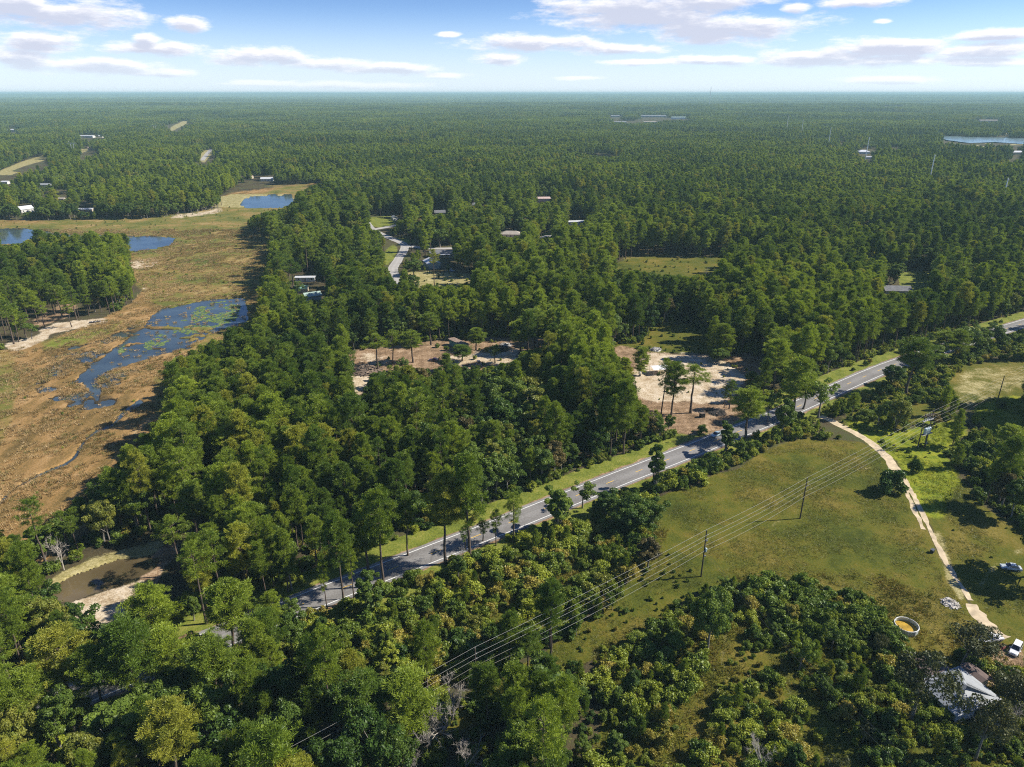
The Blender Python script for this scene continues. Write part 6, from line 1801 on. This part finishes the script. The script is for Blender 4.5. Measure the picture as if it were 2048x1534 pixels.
def car(name, px, rz, col, label, cat, L=4.6, W=1.82, H=1.48, kind='sedan', world=None, z=0.0):
    x, y = world if world is not None else at(*px)
    r = empty(name, (x, y, z), rz, label, cat)
    pm = paint(name + '_' + str(round(sum(col), 2)), col)
    l, w = L / 2, W / 2
    if kind == 'suv': prof = [(-1, .45, .88), (-.97, .98, .9), (-.3, 1.0, .92), (.4, 1.0, .92), (.52, .95, .9), (.93, .80, .86), (1, .5, .84)]
    elif kind == 'pickup': prof = [(-1, .5, .9), (-.98, .98, .92), (-.3, 1.0, .93), (.4, 1.0, .93), (.5, .97, .92), (.94, .85, .88), (1, .5, .86)]
    else: prof = [(-1, .5, .84), (-.96, .86, .88), (-.6, .92, .92), (.35, .9, .92), (.5, .84, .91), (.93, .70, .85), (1, .45, .8)]
    rings = []
    for u, h, k in prof:
        ww = w * k
        rings.append([(u * l, -ww * .96, .28), (u * l, -ww, .5), (u * l, -ww, h * .85), (u * l, -ww * .9, h), (u * l, ww * .9, h), (u * l, ww, h * .85), (u * l, ww, .5), (u * l, ww * .96, .28)])
    MB().loft(rings).build('body', pm, r)
    cab = {'suv': [(-.94, .98, .97), (-.86, 1.0, H), (.12, 1.0, H), (.46, .97, .99)], 'pickup': [(-.22, .99, .99), (-.17, 1, H), (.16, 1, H), (.42, .98, .98)], 'sedan': [(-.74, .9, .91), (-.42, 1, H), (.1, 1, H), (.46, .9, .88)]}[kind]
    base = [(cab[0][0], cab[0][2]), (cab[1][0], cab[1][2]), (cab[2][0], cab[2][2]), (cab[3][0], cab[3][2])]
    lo, hi = w * .90, w * .70
    P = []
    for i, (u, h) in enumerate(base):
        ww = lo if i in (0, 3) else hi
        P += [(u * l, -ww, h), (u * l, ww, h)]
    MB().add(P, [(2, 3, 5, 4)] + [(0, 2, 4, 6), (1, 7, 5, 3), (0, 1, 3, 2), (4, 5, 7, 6)]).build('cabin', pm, r)
    def inset(a, b, c, d, k=.1, o=(0, 0, 0)):
        q = [Vector(v) for v in (a, b, c, d)]; m = sum(q, Vector()) / 4
        n = (q[1] - q[0]).cross(q[2] - q[0]).normalized()
        return [m + (v - m) * (1 - k) + n * .012 for v in q]
    for nm, (a, b, c, d) in (('windscreen', (6, 7, 5, 4)), ('rear_window', (1, 0, 2, 3)), ('side_window', (0, 6, 4, 2)), ('side_window', (7, 1, 3, 5))):
        q = inset(P[a], P[b], P[c], P[d], .13)
        q2 = [v + (v - Vector((0, 0, .6))).normalized() * .012 for v in q]
        MB().add(q2, [(0, 1, 2, 3)]).add([v + Vector((0, 0, .004)) for v in q2], [(3, 2, 1, 0)]).build(nm, GLASS, r)
    if kind == 'pickup':
        MB().box((-.62 * l, 0, 1.0), (.66 * l, w * 1.5, .02)).build('truck_bed', RUB, r)
    for sx in (-.62, .63):
        for sy in (-1, 1):
            wl = MB().tube([(sx * l, sy * (w - .2), .33), (sx * l, sy * (w + .01), .33)], .33, 16).build('wheel', RUB, r)
            MB().tube([(sx * l, sy * (w + .0), .33), (sx * l, sy * (w + .03), .33)], .2, 12).build('rim', RIM, wl)
    for sy in (-1, 1):
        MB().box((l * .97, sy * w * .62, .64), (.14, .36, .15), 0, .03).build('headlight', LAMP, r)
        MB().box((-l * .985, sy * w * .66, .74), (.1, .28, .2), 0, .02).build('tail_light', RED, r)
        MB().box((.36 * l, sy * (w + .06), 1.0), (.16, .2, .13), 0, .03).build('mirror', pm, r)
    return r


rdv = np.array(at(1420, 887)) - np.array(at(1560, 829))
ra = math.atan2(rdv[1], rdv[0])
rp = np.array(at(1432, 872)); 
car('sedan', None, ra, (.42, .55, .60), 'grey-blue sedan driving along the road past the sandy clearing', 'car', world=rp, z=.07)
sv = np.array(at(2022, 1312)) - np.array(at(2036, 1286))
car('suv', (2030, 1302), math.atan2(sv[1], sv[0]), (.80, .80, .79), 'white car parked on the grass at the end of the farm track', 'car', kind='suv', H=1.72)
car('pickup_truck', (1982, 1281), math.atan2(sv[1], sv[0]) + 2.6, (.78, .78, .76), 'white pickup truck half hidden under the tree left of the white car', 'truck', kind='pickup', L=5.2, H=1.75)
car('old_car', (2021, 1138), R_(165), (.50, .56, .58), 'pale derelict car in the shade at the right edge of the yard', 'car')
car('pickup_truck', (902, 543), R_(178), (.52, .58, .64), 'pale blue pickup truck behind the green-gabled garage', 'truck', kind='pickup', L=5.2, H=1.75)
car('pickup_truck', (774, 437), R_(170), (.05, .06, .08), 'dark pickup truck on the grassy lot by the small pale shed', 'truck', kind='pickup', L=5.2, H=1.75)
car('old_car', (868, 722), R_(170), (.06, .03, .09), 'dark purple car in the brown clearing', 'car')
car('van', (420, 974), R_(15), (.80, .80, .80), 'white vehicle in the small opening of the near woods', 'van', kind='suv', L=5.0, H=1.9)

# round pool
pc = at(1811, 1258); 
r_ = empty('swimming_pool', (*pc, 0), 0, 'round above-ground pool with yellow-brown water beside the thicket', 'pool')
Rp = 2.45
ringo = []
n = 40
V = []; F = []
for k in range(n):
    a = 2 * math.pi * k / n
    for rr, z in ((Rp, 0), (Rp, 1.25), (Rp - .06, 1.25), (Rp - .06, .25)): V.append((math.cos(a) * rr, math.sin(a) * rr, z))
for k in range(n):
    j = (k + 1) % n
    for q in range(3): F.append((k * 4 + q, j * 4 + q, j * 4 + q + 1, k * 4 + q + 1))
MB().add(V, F).build('pool_wall', ribbed('pool_wall', (.60, .66, .62), 3, 'X', .5, .1, .15), r_)
rim = MB(); rim.tube([(math.cos(2 * math.pi * k / n) * (Rp - .03), math.sin(2 * math.pi * k / n) * (Rp - .03), 1.27) for k in range(n + 1)], .09, 6).build('rim', TRIM, r_)
MB().tube([(0, 0, .2), (0, 0, .42)], Rp - .07, 40).build('pool_water', plain('stagnant_water', (.42, .27, .035), .35, .35, .7), r_)
for k in range(10):
    a = 2 * math.pi * k / 10
    MB().box((math.cos(a) * (Rp + .06), math.sin(a) * (Rp + .06), .63), (.12, .14, 1.26), a).build('post', TRIM, r_)


def heap(name, px, R, H, n, mats, label, cat, seed, long_=1.6, thick=.1):
    """a pile of boards, branches or scrap lying across one another"""
    r = random.Random(seed); x, y = at(*px)
    o = empty(name, (x, y, 0), r.uniform(0, 3), label, cat)
    ms = [MB() for _ in mats]
    for k in range(n):
        a, q = r.uniform(0, 6.28), math.sqrt(r.random()) * R
        z = H * (1 - (q / R) ** 2) * r.uniform(.2, 1) + .05
        L_ = long_ * r.uniform(.4, 1.2); d = r.uniform(0, 6.28); t = r.uniform(-.3, .3) * L_
        p = Vector((math.cos(a) * q, math.sin(a) * q, z)); v = Vector((math.cos(d) * L_ / 2, math.sin(d) * L_ / 2, t / 2))
        k2 = r.randrange(len(mats))
        if r.random() < .6: ms[k2].tube([p - v, p + v], thick * r.uniform(.4, 1), 5)
        else: ms[k2].box(p, (L_ * .6, L_ * .3 * r.uniform(.4, 1), thick), d)
    core = MB(); core.tube([(0, 0, 0), (0, 0, H * .45), (0, 0, H * .62)], [R * .9, R * .55, .05], 12).build('mound', mats[0], o)
    for i, m_ in enumerate(ms): m_.build(['boards', 'branches', 'scrap'][i % 3], mats[i], o)
    return o


BRUSH = plain('brush_grey', (.16, .12, .09), .95, .4, 3); PALEW = plain('pale_board', (.55, .52, .47), .85, .25, 3); SCRAP = plain('scrap_metal', (.30, .30, .31), .5, .4, 2, metal=.4)
BLK = plain('burnt_wood', (.03, .027, .024), .95, .4, 3)
heap('rubble_pile', (1900, 1207), 1.75, .8, 110, [PALEW, plain('pale_plank', (.48, .44, .37), .9, .3)], 'pale heap of boards and rubble beside the farm track', 'pile', 1)
heap('brush_pile', (733, 742), 7.0, 1.8, 170, [BRUSH, plain('dry_branch', (.28, .21, .15), .9, .3)], 'large grey-brown brush pile at the left of the brown clearing', 'pile', 2, 3.5, .12)
heap('brush_pile', (1000, 698), 4.5, 1.3, 100, [BLK, BRUSH], 'dark brush pile in the tree shade of the brown clearing', 'pile', 3, 3.0, .12)
heap('ash_pile', (1432, 824), 4.0, .6, 110, [BLK, BRUSH], 'black burnt patch of debris at the front of the sandy clearing', 'pile', 4, 1.6, .08)
heap('scrap_pile', (1312, 700), 2.6, 1.5, 70, [PALEW, SCRAP], 'white and grey scrap pile at the back of the sandy clearing', 'pile', 5, 2.2, .09)
heap('scrap_pile', (1012, 690), 3.0, 1.0, 60, [PALEW, SCRAP], 'pale scrap beside the track at the right of the brown clearing', 'pile', 6, 2.0, .1)
heap('junk_pile', (2006, 1294), 1.0, .6, 40, [plain('red_junk', (.30, .05, .06), .6, .3), BLK], 'small heap of red and dark junk left of the white car', 'pile', 7, .8, .08)

# blue-green trailer
a0, a1 = np.array(at(905, 686)), np.array(at(936, 700)); dt = a1 - a0
house('box_trailer', None, 12, 2.7, 2.9, .12, math.atan2(dt[1], dt[0]), 'teal', 'rust', 'long blue-green trailer with a rusty flat roof in the brown clearing', 'trailer', windows=False, world=at(918, 695))
# awning
x, y = at(1318, 746)
r_ = empty('awning', (x, y, 0), R_(12), 'white open-sided awning in the sandy clearing', 'awning')
MB().add([(-3.6, -2.6, 2.5), (3.6, -2.6, 2.5), (3.6, 2.6, 2.5), (-3.6, 2.6, 2.5), (-3.6, 0, 3.2), (3.6, 0, 3.2), (-3.6, -2.6, 2.56), (3.6, -2.6, 2.56), (3.6, 2.6, 2.56), (-3.6, 2.6, 2.56), (-3.6, 0, 3.26), (3.6, 0, 3.26)],
         [(4, 5, 1, 0), (3, 2, 5, 4), (6, 7, 11, 10), (10, 11, 8, 9), (0, 1, 7, 6), (2, 3, 9, 8)]).build('canopy', plain('white_tarp', (.80, .80, .80), .6, .03), r_)
for sx in (-1, 1):
    for sy in (-1, 1): MB().tube([(sx * 3.4, sy * 2.4, 0), (sx * 3.4, sy * 2.4, 2.5)], .06, 6).build('leg', STEEL, r_)
# white tank on its stand
x, y = at(1279, 752)
r_ = empty('water_tank', (x, y, 0), 0, 'small white tank on dark legs at the left of the sandy clearing', 'tank')
MB().tube([(0, 0, .9), (0, 0, 1.0), (0, 0, 1.9), (0, 0, 2.05)], [.45, .55, .55, .3], 12).build('tank', TRIM, r_)
for a in range(3): MB().tube([(math.cos(a * 2.09) * .6, math.sin(a * 2.09) * .6, 0), (math.cos(a * 2.09) * .4, math.sin(a * 2.09) * .4, .95)], .06, 5).build('leg', BLK, r_)
# bin by the track
x, y = at(1864, 1105)
r_ = empty('rubbish_bin', (x, y, 0), .6, 'black wheeled bin lying beside the farm track', 'bin')
PLA = plain('black_plastic', (.025, .03, .035), .5, .2)
MB().box((0, 0, .5), (1.1, .75, .85), 0, .12).build('bin_body', PLA, r_); MB().box((0, 0, .96), (1.2, .82, .07), 0, .12).build('lid', plain('grey_lid', (.09, .10, .11), .5, .2), r_)
for sy in (-1, 1): MB().tube([(-.45, sy * .3, .13), (-.45, sy * .42, .13)], .13, 10).build('wheel', RUB, r_)
# stump box near the ash
x, y = at(1404, 834)
r_ = empty('burn_barrel', (x, y, 0), .3, 'dark box-like burn bin at the front of the sandy clearing', 'bin')
MB().box((0, 0, .8), (1.8, 1.4, 1.6), 0, .1).build('bin_body', BLK, r_); MB().box((0, 0, 1.63), (1.9, 1.5, .06), 0, .1).build('rim', BRUSH, r_)
# skid steer
x, y = at(958, 732)
r_ = empty('skid_loader', (x, y, 0), R_(200), 'parked grey loader with a cab and bucket in the brown clearing', 'loader')
LP = plain('loader_paint', (.40, .40, .40), .5, .2); 
MB().box((0, 0, .95), (2.4, 1.3, .8), 0, .12).build('body', LP, r_)
MB().box((.15, 0, 1.85), (1.2, 1.2, 1.1), 0, .1).build('cab', GLASS, r_); MB().box((.15, 0, 2.44), (1.35, 1.3, .08), 0, .08).build('cab_roof', LP, r_)
for sy in (-1, 1):
    MB().tube([(-1.2, sy * .78, 1.6), (.4, sy * .78, 1.75), (1.6, sy * .78, .7)], [.12, .12, .1], 6).build('lift_arm', BLK, r_)
    for sx in (-.7, .7):
        wl = MB().tube([(sx, sy * .68, .45), (sx, sy * 1.0, .45)], .45, 14).build('wheel', RUB, r_); MB().tube([(sx, sy * 1.0, .45), (sx, sy * 1.03, .45)], .22, 10).build('rim', TRIM, wl)
MB().add([(1.6, -.95, .1), (1.6, .95, .1), (1.6, -.95, .75), (1.6, .95, .75), (2.4, -.95, .15), (2.4, .95, .15), (1.66, -.95, .16), (1.66, .95, .16)], [(0, 1, 3, 2), (0, 4, 5, 1), (6, 7, 5, 4), (2, 3, 7, 6), (0, 2, 6, 4), (1, 5, 7, 3)]).build('bucket', SCRAP, r_)
# boat on the shore
x, y = at(190, 645)
r_ = empty('rowing_boat', (x, y, 0), R_(28), 'small dark rowing boat pulled up on the pale shore sand', 'boat')
hull = []
for u in np.linspace(-1, 1, 7):
    k = max(.04, 1 - abs(u) ** 2.4) if u > 0 else max(.55, 1 - abs(u) ** 4 * .4)
    hull.append([(u * 2.6, -.75 * k, .62 + .12 * u * u), (u * 2.6, -.5 * k, .2), (u * 2.6, 0, .08), (u * 2.6, .5 * k, .2), (u * 2.6, .75 * k, .62 + .12 * u * u), (u * 2.6, .62 * k, .58), (u * 2.6, 0, .3), (u * 2.6, -.62 * k, .58)])
MB().loft(hull).build('hull', plain('boat_dark', (.10, .10, .12), .5, .3), r_)
for u in (-1.1, .5): MB().box((u, 0, .56), (.3, 1.1, .05)).build('seat', TRIM, r_)

# grey bare trees
DEAD = [mesh_np('dead_tree', *shape_bare(700 + i, 11 + i, 2.6), [M['deadwood']]) for i in range(3)]
for k, (bx, by, top, lab) in enumerate([(862, 1500, 1372, 'grey bare tree with a haze of twigs at the bottom of the view'), (905, 1440, 1330, 'grey bare tree just in front of the near utility pole'), (884, 1480, 1356, 'grey bare tree between two other bare ones near the utility pole'), (935, 1560, 1430, 'pale bare branching tree at the bottom edge'),
                                       (830, 1540, 1420, 'grey bare tree left of the others at the bottom edge'), (1525, 1540, 1455, 'small white bare tree in the bottom scrub'), (925, 1130, 1075, 'pale bare tree at the foot of the tallest roadside pine'), (128, 1140, 1050, 'grey leafless tree behind the brown pond'), (1398, 590, 522, 'thin bare tree in the pale marsh meadow'), (1990, 1490, 1370, 'bare twiggy tree beside the metal-roofed house')]):
    x, y = at(bx, by); h = tall((bx, by), top)
    o = link('dead_tree', DEAD[k % 3], None, (x, y, -.1)); s_ = h / 11.5
    o.scale = (s_, s_, s_); o.rotation_euler = (0, 0, k * 1.3)
    tag(o, lab, 'dead tree', 'bare trees')
